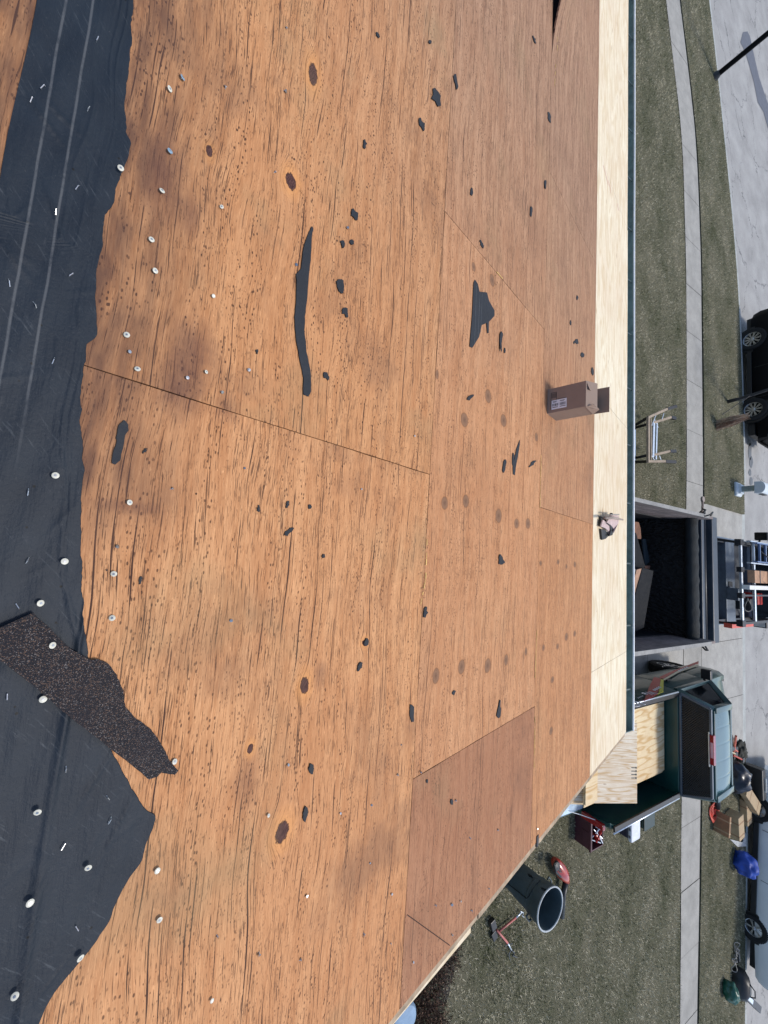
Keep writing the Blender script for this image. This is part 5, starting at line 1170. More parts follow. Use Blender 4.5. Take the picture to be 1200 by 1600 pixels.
# ------------------------------------------------------------------ black SUV at the kerb and the white van
def car(name, label, c, rz, L_, Wd, Hh, paint, wb, R, kind='suv', z=-.12, cat_='car', spokes=10):
    r = thing(name, (c[0], c[1], z), label, cat_, rz=rz)
    hw = Wd / 2
    if kind == 'suv':
        secs = [(-.5, .62, .34, .55), (-.485, .95, .40, .80), (-.44, 1.02, .42, .86), (-.30, 1.05, .36, .95), (-.22, 1.05, .30, .98), (0, 1.02, .28, 1), (.25, 1.0, .28, 1), (.44, 1.02, .32, .97), (.485, .98, .38, .9), (.5, .75, .45, .8)]
        gh = [(-.24, 1.02, .80), (-.10, Hh - .05, .66), (.05, Hh, .68), (.32, Hh - .02, .66), (.45, 1.02, .74)]
    else:
        secs = [(-.5, .70, .36, .78), (-.485, .98, .38, .92), (-.30, 1.08, .36, .97), (-.22, 1.10, .30, .99), (0, 1.12, .30, 1), (.3, 1.12, .30, 1), (.485, 1.10, .34, .98), (.5, .9, .4, .96)]
        gh = [(-.26, 1.08, .90), (-.14, Hh - .06, .80), (.0, Hh, .84), (.42, Hh, .84), (.495, 1.08, .92)]
    rings = []
    for u, tp, bt, wf in secs:
        a = hw * wf; y = u * L_
        rings.append([(y, x, z_) for x, z_ in ((-a * .92, bt), (-a, bt + .14), (-a, tp - .22), (-a * .96, tp - .05), (-a * .85, tp), (a * .85, tp), (a * .96, tp - .05), (a, tp - .22), (a, bt + .14), (a * .92, bt))])
    mb = MB(); mb.loft(rings); mb.build('body', paint, r, bevel=.0, smooth=True, auto=45)
    rings = [[(u * L_, -hw * wf, 1.0 if False else min(zt, 1.02)), (u * L_, -hw * wf * (1 if zt < 1.1 else .92), zt), (u * L_, hw * wf * (1 if zt < 1.1 else .92), zt), (u * L_, hw * wf, min(zt, 1.02))] for u, zt, wf in gh]
    mb = MB(); mb.loft(rings); mb.build('windows', M_GLASS, r, smooth=False)
    u0, u1 = gh[1][0] * L_, gh[3][0] * L_
    mb = MB(); mb.b2((u0, -hw * .62, Hh - .03), (u1, hw * .62, Hh + .015)); mb.build('roof', paint, r, bevel=.02)
    for fr_ in (-1, 1):
        for s_ in (-1, 1):
            y = fr_ * wb / 2
            mb = MB(); mb.lathe([(R * 1.02, -.12), (R * 1.2, -.10), (R * 1.2, .0), (R * 1.02, 0)], n=32, M=Matrix.Translation((y, s_ * (hw - .02), R)) @ Matrix.Rotation(-s_ * pi / 2, 4, 'X')); mb.build('wheel_arch', M_PLB, r)
            w_ = wheel(r, (0, 0, 0), R, .23, side=1, spokes=spokes)
            w_.matrix_local = Matrix.Translation((y, s_ * (hw - .075), R)) @ Matrix.Rotation(s_ * pi / 2, 4, 'Z')
    for s_ in (-1, 1):
        mb = MB(); mb.b2((-.498 * L_ + .02, s_ * hw * .50, .68), (-.498 * L_ + .14, s_ * hw * .86, .84)); mb.build('headlight', mat('lamp_glass', (.45, .5, .55), .1, 0, .1, 8, coat=1), r, bevel=.02)
        mb = MB(); mb.b2((.49 * L_, s_ * hw * .62, .78), (.502 * L_, s_ * hw * .9, .96)); mb.build('tail_light', M_TAILR, r, bevel=.01)
        mb = MB(); mb.box((gh[0][0] * L_ + .32, s_ * (hw + .07), 1.04), (.10, .2, .13)); mb.build('wing_mirror', paint, r, bevel=.02)
        for yy in (-.12, .14): mb = MB(); mb.b2((yy * L_, s_ * (hw - .001), .84), (yy * L_ + .15, s_ * (hw + .012), .865)); mb.build('door_handle', M_PLB if kind != 'suv' else paint, r)
        for yy in (-.19, .045, .27):
            mb = MB(); mb.b2((yy * L_, s_ * (hw - .004), .42), (yy * L_ + .012, s_ * (hw + .0015), 1.0 if kind == 'suv' else 1.05)); mb.build('door_seam', M_PLB, r)
        mb = MB(); mb.b2((-wb / 2 + R * 1.2, s_ * (hw - .03), .22), (wb / 2 - R * 1.2, s_ * (hw + .006), .34)); mb.build('sill', M_PLB, r, bevel=.01)
    mb = MB(); mb.b2((-.46 * L_, -hw * .85, .2), (.46 * L_, hw * .85, .36)); mb.build('underbody', M_PLB, r)
    return r
# local +X is the rear; the SUV noses towards the driveway
suv = car('parked_suv', 'black SUV with silver spoked wheels parked at the kerb', (-6.74, 17.62), radians(177.5) if False else radians(-2.0) + pi, 4.55, 1.86, 1.62, M_BLKP, 2.5, .37, z=-.12)
van = car('parked_van', 'white van with black sills parked at the kerb past the driveway', (8.53, 16.98), radians(-10.2), 5.5, 1.98, 1.9, M_WHITE, 3.05, .30, kind='van', z=-.12, spokes=5, cat_='van')

# ------------------------------------------------------------------ street lamp post, young tree, stalk bundle, mailbox
lp = thing('street_lamp', G(1117, 120), 'black street lamp post standing at the kerb near the top of the photo', 'street lamp')
mb = MB(); mb.tube([(0, 0, .0), (0, 0, 5.2)], [.085, .07], 14); mb.build('post', M_BLKP, lp, smooth=True, auto=40)
mb = MB(); mb.lathe([(0, .22), (.075, .22), (.085, .14), (.13, .06), (.14, 0), (0, 0)], n=16); mb.build('base', M_BLKM, lp, smooth=True, auto=30)
mb = MB(); mb.lathe([(.03, 5.2), (.10, 5.25), (.17, 5.65), (.0, 5.85)], n=8); mb.build('lantern', mat('lantern_glass', (.6, .6, .55), .3), lp)

base = G(1137, 627.5)
tr_ = thing('young_tree', base, 'bare young tree with a dark trunk rising from the verge beside the black SUV', 'tree')
q = ray(1200, 611); tt = base.y / q[1]; topv = Vector((q[0] * tt, base.y - .12, q[2] * tt + H)) - base; topv = topv.normalized()
top_ = topv * 3.0
mb = MB(); pts = [Vector((0, 0, -.05))] + [topv * h_ + Vector((.02 * sin(h_ * 3), .015 * sin(h_ * 4), 0)) for h_ in (.3, .8, 1.4, 2.0, 2.6)]
mb.tube(pts, [.06, .05, .04, .036, .03, .02], 10); mb.build('trunk', mat('bark', (.045, .045, .048), .9, var=.4, sc=30, bump=.6), tr_, smooth=True)
mb = MB()
for k in range(26):
    h_ = random.uniform(1.3, 2.6); a = random.uniform(0, 2 * pi); p = topv * h_; d = Vector((cos(a), sin(a), 1.1)).normalized(); L_ = random.uniform(.5, 1.1)
    pt = [p, p + d * L_ * .5 + Vector((0, 0, .05)), p + d * L_ + Vector((0, 0, .18))]; mb.tube(pt, [.012, .008, .003], 5)
    for j in range(4):
        a2 = a + random.uniform(-1, 1); q2 = p + d * L_ * random.uniform(.4, 1); mb.tube([q2, q2 + Vector((cos(a2), sin(a2), 1)) * random.uniform(.15, .4)], [.005, .002], 4)
mb.build('crown', mat('bark', (.05, .05, .05), .9), tr_, smooth=True)
mb = MB(); g0 = G(1128, 648) - base; mb.tube([g0, topv * .62], .012, 6); mb.build('guy_stake', M_BLKM, tr_)
b0 = G(1119.5, 665)
cs_ = thing('stalk_bundle', b0, 'dry tan bundle of stalks standing on the verge beside the young tree', 'plant')
q = ray(1169, 650); tt = (b0.y) / q[1]; tv = Vector((q[0] * tt, b0.y, q[2] * tt + H)) - b0
mb = MB(); mb2 = MB()
for k in range(130):
    a = random.uniform(0, 2 * pi); r0 = random.uniform(.02, .10); mid = tv * random.uniform(.4, .6) + Vector((cos(a), sin(a), 0)) * random.uniform(.05, .17)
    tp = tv * random.uniform(.75, 1.05) + Vector((cos(a), sin(a), 0)) * random.uniform(0, .09)
    st_ = Vector((cos(a) * r0 + (.07 if k % 2 else -.07), sin(a) * r0 * .6, 0))
    (mb if k % 3 else mb2).tube([st_, mid, tp], [.010, .008, .003], 4)
mb.build('dry_leaves', mat('dry_stalk', (.56, .42, .30), .9, var=.35, sc=15), cs_); mb2.build('brown_leaves', mat('dry_leaf_brown', (.30, .17, .115), .9, var=.35, sc=15), cs_)

mbx = thing('mailbox', (-2.74, 15.92, 0), 'white mailbox on a pale moulded post at the corner of the driveway', 'mailbox')
M_PALE = mat('pale_plastic', (.62, .68, .72), .4, 0, .06, 10); M_PGR = mat('grey_green_post', (.28, .33, .31), .6, 0, .2, 20)
mb = MB(); mb.loft([[(x * .13 * k, y * .13 * k, z) for x, y in ((-1, -1), (1, -1), (1, 1), (-1, 1))] for z, k in ((0, 1.25), (.05, 1.2), (.10, .85), (.14, .8))]); mb.build('base', M_PALE, mbx, bevel=.01)
mb = MB(); mb.b2((-.06, -.06, .1), (.06, .06, .44)); mb.bar((0, .05, .25), (0, .28, .46), .05); mb.build('post', M_PGR, mbx, bevel=.01)
prf = [(-.13, .46), (-.13, .60)] + [(-.13 * cos(a), .60 + .12 * sin(a)) for a in np.linspace(0.3, pi - .3, 8)] + [(.13, .60), (.13, .46)]
mb = MB(); mb.loft([[(x, y, z) for x, z in prf] for y in (-.12, .34)]); bx = mb.build('box', M_PALE, mbx, bevel=.008)
mb = MB(); mb.b2((.13, .0, .52), (.145, .28, .62)); mb.build('newspaper_slot', M_PLB, bx)
mb = MB(); mb.b2((-.10, .341, .48), (.10, .348, .66)); mb.build('door', M_PGR, bx); mbx.scale = (1.4, 1.25, 1.0)

# ------------------------------------------------------------------ wooden trestle frame on the lawn
def g3(px, py, z): return G(px, py, z)
oc = Vector((-3.0, 9.9, 0))
ft = thing('trestle_frame', oc, 'tan wooden trestle frame with dark feet and silver crossbars standing on the lawn', 'trestle')
M_LT = mat('light_timber', (.36, .29, .215), .8, var=.2, sc=30)
def fb(name, a, b_, w_, h_, m):
    mb = MB(); mb.bar(g3(*a) - oc, g3(*b_) - oc, w_, h_); mb.build(name, m, ft, bevel=.004)
fb('cross_beam', (1012.5, 651, .50), (1012.5, 723, .50), .055, .05, M_LT)
fb('cross_beam', (1015.5, 653, .48), (1016, 720, .48), .03, .05, M_LT)
for a, b_, c in (((1013, 652, .5), (1042, 639, .62), (1056, 635, .68)), ((1019, 661, .48), (1048, 652, .6), (1055, 654, .62)), ((1021, 711, .48), (1046, 705, .6), (1055, 705, .62)), ((1013, 721, .5), (1039, 721, .62), (1055, 722, .68))):
    fb('leg', a, b_, .055, .05, M_LT); fb('foot', b_, c, .07, .06, M_BLKM)
for a, b_ in (((1013, 652, .5), (988, 667, .0)), ((1014, 662, .48), (991, 669, .0)), ((1013, 721, .5), (988, 722, .0)), ((1014, 711, .48), (990, 716, .0))): fb('strut', a, b_, .06, .035, M_BLKM)
fb('silver_bar', (1021.5, 661, .50), (1020, 714, .50), .075, .03, M_ALU); fb('silver_bar', (1026, 661, .50), (1024.5, 718, .50), .05, .03, M_ALU); fb('silver_bar', (991, 671, .12), (990.5, 719, .12), .085, .03, M_ALU)
for a, b_ in (((1026, 645, .5), (1018, 665, .5)), ((1037, 646, .56), (1034, 655, .56)), ((1018, 712, .5), (1024, 722, .5)), ((1030, 712, .52), (1033, 720, .52)), ((1022, 655, .5), (1028, 668, .5))):
    fb('hinge', a, b_, .02, .02, M_ALU)

# ------------------------------------------------------------------ trash can, blower, long tool, crate, cooler, tote
cc = Vector((5.30, 5.87, 0))
can = thing('trash_can', cc, 'large dark slate round trash can with a pale rim standing open on the lawn', 'trash can')
M_CAN = mat('slate_plastic', (.050, .078, .088), .5, 0, .15, 9)
mb = MB(); mb.lathe([(0, .012), (.215, .012), (.225, .02), (.24, .2), (.252, .40), (.256, .48), (.272, .50), (.276, .60), (.286, .615), (.290, .74), (.283, .745), (.276, .70), (.262, .56), (.24, .3), (.215, .04), (0, .035)], n=56); bd = mb.build('body', M_CAN, can, smooth=True, auto=35)
mb = MB(); mb.tube([(.296 * cos(a), .296 * sin(a), .748) for a in np.linspace(0, 2 * pi, 57)[:-1]], .013, 8, closed=True); mb.build('rim', mat('worn_rim', (.42, .46, .48), .5, 0, .15, 30), can, smooth=True)
mb = MB(); mb.tube([(.17 * cos(a), .17 * sin(a), .045) for a in np.linspace(0, 2 * pi, 41)[:-1]], .008, 6, closed=True); mb.tube([(.268 * cos(a), .268 * sin(a), .55) for a in np.linspace(2.2, 4.6, 20)], .005, 6); mb.build('inner_ring', mat('worn_rim2', (.10, .13, .14), .5), can, smooth=True)
for s_ in (0, pi):
    a = 2.2 + s_; mb = MB(); mb.tube([(.285 * cos(a + d), .285 * sin(a + d), .56) for d in (-.22,)] + [(.33 * cos(a + d), .33 * sin(a + d), .55) for d in (-.18, 0, .18)] + [(.285 * cos(a + .22), .285 * sin(a + .22), .56)], .014, 8); mb.build('handle', M_CAN, can, smooth=True)
# moulded frame and marks on the side towards the house
def on_can(px, py):                                   # nearest point of the can wall along a line of sight
    q = ray(px, py); o_ = np.array([0, 0, H]); 
    for k in range(3000):
        t_ = .001 * k * .02 + .004; 
        p = o_ + q * t_
        r_ = math.hypot(p[0] - cc.x, p[1] - cc.y); rz_ = .226 + .05 * p[2] / .5
        if r_ < rz_ and p[2] < .74: return Vector(p) - cc
    return None
import itertools
def can_line(pts, r=.004, m=None):
    out = []
    for a, b_ in zip(pts, pts[1:]):
        for k in range(6):
            p = on_can(a[0] + (b_[0] - a[0]) * k / 6, a[1] + (b_[1] - a[1]) * k / 6)
            if p: out.append(p)
    if len(out) > 2: return MB().tube(out, r, 5)
for pts in ([(793, 1380), (822, 1404), (825, 1402), (833, 1388), (846, 1373)],):
    b = can_line(pts, .006)
    if b: b.build('moulded_line', mat('can_groove', (.006, .011, .014), .6), can, smooth=True)
for cx_, cy_, n_ in ((829, 1369, 3), (849, 1390, 4)):
    for k in range(n_):
        b = can_line([(cx_ - 4 + k * 2.4, cy_ - 4 + k), (cx_ - 1 + k * 2.4, cy_ + 1 + k)], .0075)
        if b: b.build('moulded_mark', mat('can_groove', (.006, .011, .014), .6), can)

bc = Vector((5.62, 7.12, 0))
bw_ = thing('leaf_blower', bc, 'red handheld leaf blower with a black tube lying on the lawn beside the trash can', 'leaf blower')
def gb(px, py, z): return G(px, py, z) - bc
mb = MB(); A = gb(866, 1343, .13); B_ = gb(887, 1378, .13); rings = []
for u, r in ((0, .06), (.12, .11), (.35, .15), (.6, .15), (.85, .09), (1.0, .05)):
    c = A.lerp(B_, u); d = (B_ - A).normalized(); sx = Vector((-d.y, d.x, 0)); rings.append([c + sx * (r * .75 * cos(a)) + Vector((0, 0, r * .8 * sin(a))) for a in np.linspace(0, 2 * pi, 15)[:-1]])
mb.loft(rings); mb.build('housing', mat('red_gloss', (.42, .04, .025), .28, 0, .25, 12, coat=.6), bw_, smooth=True)
mb = MB(); mb.tube([gb(866, 1350, .27), gb(868, 1362, .30), gb(876, 1370, .27)], .018, 8); mb.lathe([(0, .05), (.07, .04), (.08, 0), (0, 0)], c=gb(868, 1352, .22), n=14)
for k in range(7): mb.bar(gb(865 + k * 1.5, 1350 + k * 2, .25), gb(871 + k * 1.2, 1347 + k * 2.6, .26), .012)
mb.build('engine', M_PLB, bw_)
mb = MB(); mb.tube([gb(884, 1378, .12), gb(880, 1398, .10), gb(877, 1432, .06)], [.05, .045, .055], 12); mb.build('tube', M_PLB, bw_, smooth=True)

sc_ = Vector((6.05, 5.70, 0))
ts = thing('long_handled_tool', sc_, 'red-handled tearing tool lying on the lawn below the trash can', 'hand tool')
def gs(px, py, z): return G(px, py, z) - sc_
M_PR = mat('faded_red', (.45, .14, .12), .5, 0, .2, 20)
mb = MB(); mb.tube([gs(780, 1455, .05), gs(806, 1434, .05)], .016, 8); mb.tube([gs(776, 1453, .06), gs(793, 1473, .05)], .018, 8); mb.build('handle', M_PR, ts, smooth=True)
mb = MB(); mb.tube([gs(793, 1473, .05), gs(799, 1484, .04)], .012, 8); mb.build('shaft', M_ALU, ts, smooth=True)
mb = MB(); mb.tube([gs(806, 1434, .05), gs(815, 1425, .05)], .014, 8); mb.tube([gs(813, 1424, .08), gs(818, 1426, .06), gs(816, 1431, .06), gs(819, 1433, .05)], .008, 6); mb.build('shaft', M_ALU, ts, smooth=True)
mb = MB(); mb.tube([gs(799, 1484, .04), gs(795, 1490, .05), gs(796, 1497, .03)], .009, 6); mb.tube([gs(799, 1484, .04), gs(804, 1489, .05), gs(801, 1493, .03), gs(808, 1496, .02)], .009, 6); mb.tube([gs(792, 1483, .03), gs(789, 1478, .04), gs(801, 1474, .03)], .006, 6); mb.build('claw', mat('dull_steel', (.10, .11, .12), .5, .6), ts, smooth=True)
mb = MB(); mb.bar(gs(766, 1448, .06), gs(773, 1440, .06), .16, .07); mb.bar(gs(770, 1456, .05), gs(774, 1467, .04), .10, .04); mb.build('foot_plate', M_PLB, ts, bevel=.01)

cr = Vector((5.15, 7.72, 0))
crt = thing('tool_crate', cr, 'maroon plastic crate with red tools inside standing behind the truck on the grass', 'crate')
def gc(px, py, z): return G(px, py, z) - cr
M_MAR = mat('maroon_plastic', (.075, .022, .032), .5, 0, .15, 10)
base_ = [gc(912, 1268, .0), gc(912, 1315, .0), gc(925, 1326, .0), gc(925, 1275, 0)]
x0_, x1_, y0_, y1_ = -.34, .14, -.10, .28
mb = MB(); hh = .34
mb.b2((x0_, y0_, 0), (x1_, y1_, .02)); mb.b2((x0_, y0_, .02), (x1_, y0_ + .02, hh)); mb.b2((x0_, y1_ - .02, .02), (x1_, y1_, hh)); mb.b2((x0_, y0_ + .02, .02), (x0_ + .02, y1_ - .02, hh)); mb.b2((x1_ - .02, y0_ + .02, .02), (x1_, y1_ - .02, hh)); mb.b2((x0_ - .015, y0_ - .02, hh - .04), (x1_ + .015, y0_, hh)); mb.b2((-.16, y0_ - .012, .16), (.04, y0_ - .001, .30))
mb.build('box', M_MAR, crt, bevel=.01)
mb = MB()
for k in range(5):
    mb.bar((random.uniform(-.26, .08), random.uniform(-.03, .2), .26), (random.uniform(-.26, .1), random.uniform(-.03, .22), .34 + random.uniform(0, .05)), .035)
mb.build('contents', M_RED, crt, bevel=.004)
mb = MB()
for k in range(5): mb.tube([(random.uniform(-.25, .12), random.uniform(-.02, .2), .28), (random.uniform(-.25, .08), random.uniform(-.02, .22), .37)], .012, 6)
mb.build('contents', M_ALU, crt)
kc = G(991, 1296, .0); 
cl = thing('drink_cooler', G(991, 1292, .33) * 1.0 - Vector((0, 0, .33)), 'dark blue cooler with a white lid on the grass beside the truck', 'cooler')
mb = MB(); mb.b2((-.25, -.15, 0), (.22, .15, .29)); mb.build('body', mat('navy_plastic', (.010, .014, .040), .4), cl, bevel=.03)
mb = MB(); mb.b2((-.28, -.17, .291), (.25, .17, .37)); ld = mb.build('lid', mat('cooler_white', (.66, .70, .76), .45), cl, bevel=.035)
for xx in (-.02, .12): mb = MB(); mb.b2((xx, -.174, .31), (xx + .05, -.169, .345)); mb.build('latch', M_STEELG, ld)
tc = G(1011, 1273, .0); o = thing('green_tote', tc + Vector((-.15, -.45, 0)), 'small dark green tote on the grass beside the truck, nearer the street than the cooler', 'tote')
mb = MB(); mb.b2((-.14, -.2, 0), (.14, .2, .24)); mb.build('body', mat('dark_green_plastic', (.008, .03, .025), .4), o, bevel=.03); mb = MB(); mb.b2((-.16, -.22, .241), (.16, .22, .27)); mb.build('lid', mat('dark_green_plastic', (.008, .03, .025), .4), o, bevel=.012)

# ------------------------------------------------------------------ clutter on the verge by the truck
M_TANW = mat('tan_wrapper', (.40, .29, .165), .7, 0, .15, 14); M_TANS = mat('tan_wrapper_side', (.27, .15, .075), .75, 0, .2, 18)
def bundle(name, a, b_, w_, h_, z, label, cat_='bundle', m=None, ms=None):
    A, B_ = G(a[0], a[1], z + h_), G(b_[0], b_[1], z + h_); c = (A + B_) / 2; c.z = 0; L_ = (B_ - A).length; rz = math.atan2(B_.y - A.y, B_.x - A.x)
    r = thing(name, (c.x, c.y, z), label, cat_, 'wrapped bundles stacked on the verge', rz=rz)
    mb = MB(); mb.b2((-L_ / 2, -w_ / 2, 0.005), (L_ / 2, w_ / 2, h_)); mb.build('wrapper', m or M_TANW, r, bevel=.015)
    for u in (-.25, .28): mb = MB(); mb.b2((u * L_, -w_ / 2 - .002, .003), (u * L_ + .03, w_ / 2 + .002, h_ + .002)); mb.build('band', ms or M_TANS, r)
    return r
bundle('shingle_bundle', (1158, 1201), (1158, 1234), .34, .28, .0, 'tan wrapped bundle beside the black sack on the verge')
bundle('shingle_bundle', (1168, 1235), (1188, 1266), .32, .16, .17, 'tan wrapped bundle lying askew on top of another bundle')
bundle('shingle_bundle', (1170, 1250), (1172, 1289), .34, .17, .0, 'tan wrapped bundle underneath the askew one')
bundle('shingle_bundle', (1158, 1276), (1160, 1312), .36, .30, .0, 'tan wrapped bundle next to the blue tarp bundle')
bundle('shingle_bundle', (1142, 1277), (1140, 1310), .10, .34, .0, 'narrow brown cardboard sleeve standing beside the last tan bundle', m=M_TANS, ms=M_TANW)
o = MB().prism([G(1140, 1311, .02), G(1152, 1323, .02), G(1166, 1322, .03), G(1164, 1300, .02), G(1160, 1316, .05)], .01).build('plastic_wrap', mat('clear_wrap', (.55, .56, .55), .3), origin=G(1152, 1316, 0)); tag(o, 'pale torn plastic wrap lying by the blue tarp bundle', 'plastic wrap')
def lump(name, c, r, label, cat_, m, sc=(1, 1, .8), amp=.12, n_=28, freq=6, group=None):
    bm = bmesh.new(); bmesh.ops.create_icosphere(bm, subdivisions=4, radius=1)
    ph = random.uniform(0, 9)
    from mathutils import noise as mn
    for v in bm.verts:
        d = v.co.copy(); f = 1 + amp * (mn.noise(d * 2.2 + Vector((ph, 0, 0))) * 1.4 + .45 * abs(mn.noise(d * freq + Vector((0, ph, 0)))) * 2 - .3)
        v.co = Vector((d.x * sc[0], d.y * sc[1], d.z * sc[2])) * r * f
        v.co.z = max(v.co.z + r * sc[2] * .75, 0)
    me = bpy.data.meshes.new(name); bm.to_mesh(me); bm.free(); me.materials.append(m)
    for p in me.polygons: p.use_smooth = True
    o = bpy.data.objects.new(name, me); COL.objects.link(o); o.location = c; return tag(o, label, cat_, group)
lump('tarp_bundle', G(1149, 1342, 0), .29, 'bright blue tarp bundled into a ball on the verge by the kerb', 'tarp', mat('blue_tarp', (.010, .055, .34), .6, 0, .2, 8, bump=.5), (1.05, .9, .95), .16, freq=7)
lump('garbage_sack', G(1128, 1205, 0), .36, 'bulging black garbage sack in front of the green truck', 'sack', mat('black_sack', (.008, .011, .020), .35, 0, .2, 8, bump=.4), (1.1, .85, 1.0), .12)
kp = G(1143, 1175, 0)
names = [('pale yellow pole leaning out of the tool pile nearest the driveway', (1136, 1158, .9), (1146, 1172, .1), (.55, .50, .28)), ('orange-red handled shovel in the tool pile in front of the truck', (1150, 1150, 1.0), (1146, 1182, .0), (.55, .12, .07)), ('short red handle lying across the tool pile', (1146, 1180, .35), (1160, 1187, .25), (.5, .08, .05)), ('brown handled tool pointing up out of the tool pile', (1143, 1149, .9), (1149, 1170, .1), (.22, .16, .13)), ('second pale pole crossing the tool pile near the windshield', (1137, 1172, .55), (1149, 1178, .2), (.5, .46, .3)), ('orange pole crossing the shovel handles', (1152, 1174, .5), (1144, 1168, .5), (.6, .2, .1))]
for lb, a, b_, col in names:
    A, B_ = G(*a), G(*b_); mb = MB(); mb.tube([A - B_, Vector((0, 0, 0))], .022, 8); o = mb.build('long_tool', mat('pole_' + lb[:6], col, .6)); o.location = B_; tag(o, lb, 'tool', 'tools piled in front of the truck')
    mb = MB(); mb.box(Vector((0, 0, .02)), (.12, .16, .03)); mb.build('blade', M_BLKM, o)
lump('garbage_sack', G(1152, 1172, 0), .22, 'dark heap of rags under the pole handles', 'rags', mat('dark_rags', (.03, .03, .022), .9, 0, .5, 14, bump=.7), (1.3, 1.3, .5), .3)
bc_ = G(1167, 1208, 0); o = thing('black_case', bc_ + Vector((.1, -.1, 0)), 'black hard case with a silver handle standing by the kerb', 'case')
mb = MB(); mb.b2((-.42, -.13, 0), (.42, .13, .42)); mb.build('shell', M_PLB, o, bevel=.03); mb = MB(); mb.bar((-.18, 0, .45), (.18, 0, .45), .035); mb.bar((-.18, 0, .42), (-.18, 0, .46), .03); mb.bar((.18, 0, .42), (.18, 0, .46), .03); mb.build('handle', M_ALU, o)
bb = G(1122, 1228, 0); o = thing('leaf_blower', bb, 'black leaf blower with a straight tube lying on the verge beside the truck hood', 'leaf blower')
mb = MB(); mb.tube([G(1121, 1263, .08) - bb, G(1121, 1238, .12) - bb], [.065, .075], 12); mb.build('tube', M_PLB, o, smooth=True)
mb = MB(); mb.bar(G(1117, 1232, .22) - bb, G(1130, 1226, .22) - bb, .26, .2); mb.build('housing', M_PLB, o, bevel=.04); mb = MB(); mb.bar(G(1118, 1222, .3) - bb, G(1126, 1214, .3) - bb, .06); mb.build('handle', M_BLKM, o, bevel=.01)
mb = MB(); mb.tube([Vector((0, 0, .04)), G(1122, 1241, .04) - G(1142, 1232, 0)], .016, 6); o = mb.build('long_pole', M_ALU); o.location = G(1142, 1232, 0); tag(o, 'thin silver pole lying between the black blower and the tan bundle', 'pole')
rc_ = G(1113, 1267, 0); o = thing('cord_reel', rc_, 'round orange-red cord reel lying flat on the verge', 'cord reel')
mb = MB(); 
for k in range(5): mb.tube([((.13 + .028 * k) * cos(a) , (.13 + .028 * k) * sin(a) * 1.0, .04 + .02 * sin(a * 3 + k)) for a in np.linspace(0, 2 * pi, 33)[:-1]], .015, 6, closed=True)
mb.build('cord', M_REDO, o, smooth=True); mb = MB(); mb.lathe([(0, .06), (.06, .06), (.08, .02), (0, .02)], n=16); mb.build('hub', M_RED, o); o.scale = (1.05, 1.0, 1)
sc2 = G(1146, 1492, 0); o = thing('wire_tangle', sc2, 'tangle of pale wire and straps lying on the verge near the van wheel', 'wire')
mb = MB()
for k in range(9):
    c = Vector((random.uniform(-.22, .22), random.uniform(-.12, .12), .05)); R_ = random.uniform(.05, .12); ph = random.uniform(0, 6)
    mb.tube([c + Vector((R_ * 1.4 * cos(a), R_ * sin(a), .04 * sin(2 * a + ph))) for a in np.linspace(0, 2 * pi, 15)[:-1]], .010, 5, closed=True)
mb.build('wire', mat('pale_wire', (.30, .29, .27), .5, .3), o, smooth=True); o2 = mb = MB(); mb.tube([(-.1, .1, .06), (.05, -.02, .12), (.2, .08, .04)], .02, 6); mb.build('strap', M_PLB, o)
bk = G(1148, 1530, 0); o = thing('tool_bag', bk, 'black tool bag on the verge at the lower right corner of the photo', 'tool bag')
mb = MB(); rings = []
for z, k in ((0, 1), (.18, 1.03), (.28, .8), (.33, .4)): rings.append([(x * .30 * k, y * .20 * (k if z < .2 else k * .8), z) for x, y in ((-1, -.7), (-.7, -1), (.7, -1), (1, -.7), (1, .7), (.7, 1), (-.7, 1), (-1, .7))])
mb.loft(rings); mb.build('bag', M_PLB, o, smooth=True, auto=50); mb = MB(); mb.tube([(-.15, 0, .32), (-.08, 0, .42), (.08, 0, .42), (.15, 0, .32)], .014, 6); mb.build('handle', M_BLKM, o, smooth=True); mb = MB(); mb.b2((.12, -.215, .04), (.24, -.207, .07)); mb.build('badge', M_ALU, o)
lump('green_sack', G(1131, 1541, 0), .20, 'small dark green sack leaning on the black tool bag', 'sack', mat('green_sack', (.008, .08, .055), .4, 0, .2, 8, bump=.3), (1.2, .8, .9), .14)
A = G(1156, 1547, .10); B_ = G(1186, 1576, .10); mb = MB(); mb.bar(A - A, B_ - A, .17, .10); o = mb.build('black_level', M_PLB, bevel=.015); o.location = A; tag(o, 'long black boxed level lying from the tool bag towards the kerb', 'level'); mb = MB(); mb.bar((B_ - A) * .3 + Vector((0, 0, .052)), (B_ - A) * .55 + Vector((0, 0, .052)), .10, .006); mb.build('label_strip', M_ALU, o)

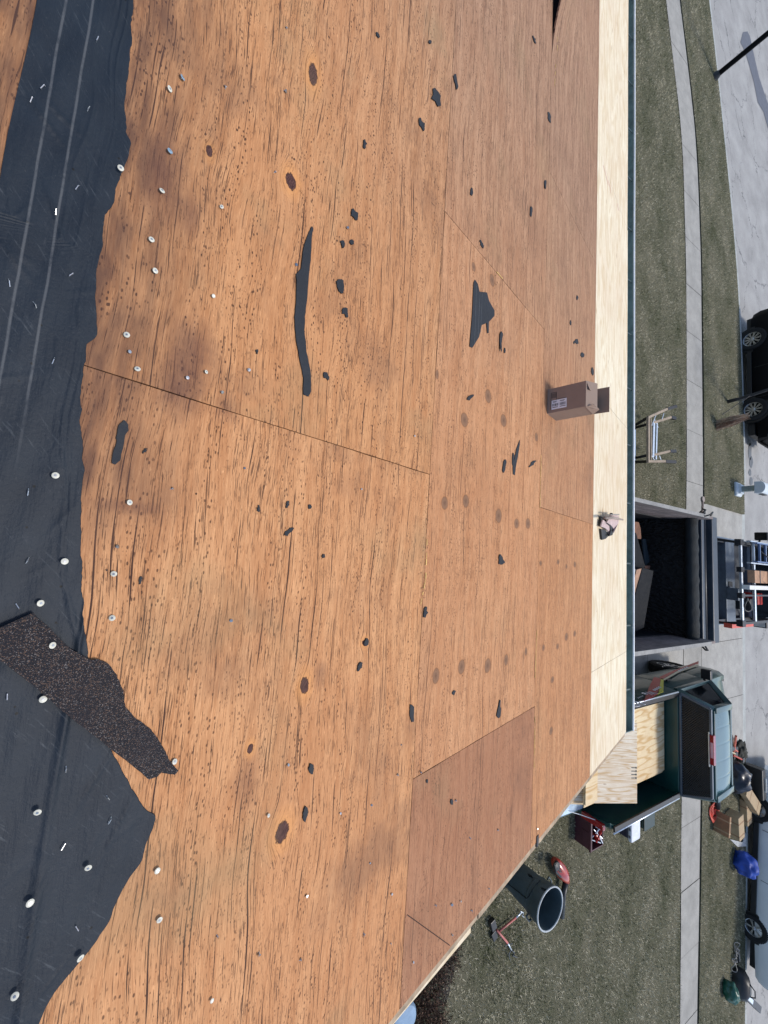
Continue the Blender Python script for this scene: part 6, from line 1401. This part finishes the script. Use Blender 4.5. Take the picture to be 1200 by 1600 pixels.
# ------------------------------------------------------------------ shrub bed and pale blue tub at the bottom edge
bed = MB(); P_ = [(5.3, 4.95, .004), (5.9, 4.75, .004), (6.6, 4.55, .004), (7.3, 4.0, .004), (7.6, 3.2, .004), (7.5, 2.4, .004), (6.9, 1.9, .004), (5.6, 1.8, .004), (4.8, 2.3, .004), (4.62, 3.4, .004), (4.75, 4.6, .004)]
o = bed.add(P_, [tuple(range(len(P_)))]).build('planting_bed', mat('mulch', (.016, .012, .009), .95, 0, .6, 30, bump=1)); o['kind'] = 'structure'
if o.data.polygons[0].normal.z < 0: o.data.flip_normals()
def shrub(c, R_, h_, label, n_=200):
    r = thing('shrub', c, label, 'shrub', 'bare shrubs in the bed below the roof edge')
    mb = MB(); mb2 = MB(); mb3 = MB()
    for k in range(n_):
        a = random.uniform(0, 2 * pi); rr_ = R_ * math.sqrt(random.uniform(0, 1)); tp = Vector((rr_ * cos(a), rr_ * sin(a), h_ * random.uniform(.35, 1) * (1 - .4 * (rr_ / R_) ** 2)))
        st_ = Vector((tp.x * .25, tp.y * .25, 0)); md = st_.lerp(tp, .5) + Vector((random.uniform(-.05, .05), random.uniform(-.05, .05), .06))
        mb.tube([st_, md, tp], [.006, .004, .002], 4, cap=False)
        for j in range(3):
            q2 = md.lerp(tp, random.uniform(.2, 1)); e = q2 + Vector((random.uniform(-.1, .1), random.uniform(-.1, .1), random.uniform(.0, .1))); mb.tube([q2, e], [.003, .001], 3, cap=False)
            for l_ in range(3):
                p = q2.lerp(e, random.random()); d = Vector((random.uniform(-1, 1), random.uniform(-1, 1), random.uniform(-.3, 1))).normalized() * random.uniform(.015, .035); s2_ = d.cross(Vector((random.random(), .3, .5))).normalized() * random.uniform(.006, .012)
                (mb2 if random.random() < .55 else mb3).add([p, p + d * .5 + s2_, p + d, p + d * .5 - s2_], [(0, 1, 2, 3)])
    mb.build('twigs', mat('twig', (.11, .065, .045), .9, var=.3, sc=30), r, recalc=False); mb2.build('foliage', mat('shrub_leaf', (.045, .060, .030), .8, var=.4, sc=20), r, recalc=False); mb3.build('dry_foliage', mat('shrub_leaf_dry', (.16, .09, .055), .85, var=.4, sc=20), r, recalc=False)
shrub((6.35, 3.75, 0), .55, .55, 'bare brown-twigged shrub in the dark bed at the bottom edge of the photo', 330)
shrub((5.75, 4.15, 0), .45, .42, 'low dark green shrub just below the roof edge in the dark bed', 240)
shrub((6.95, 3.35, 0), .50, .5, 'reddish twiggy shrub at the bottom right of the dark bed', 260)
shrub((6.65, 4.15, 0), .35, .3, 'smallest sparse shrub at the lawn side of the dark bed', 120)
tb_ = thing('blue_tub', G(634, 1598, .45) - Vector((0, 0, .45)), 'pale blue plastic tub under the roof edge at the bottom of the photo', 'tub')
mb = MB(); mb.lathe([(0, .45), (.10, .45), (.17, .44), (.19, .41), (.19, .36), (.17, .35), (.15, 0), (0, 0)], n=28); mb.build('body', mat('pale_blue_plastic', (.22, .33, .46), .35), tb_, smooth=True, auto=40)
mb = MB(); mb.b2((-.03, -.205, .33), (.03, -.18, .43)); mb.build('clip', M_PLB, tb_)
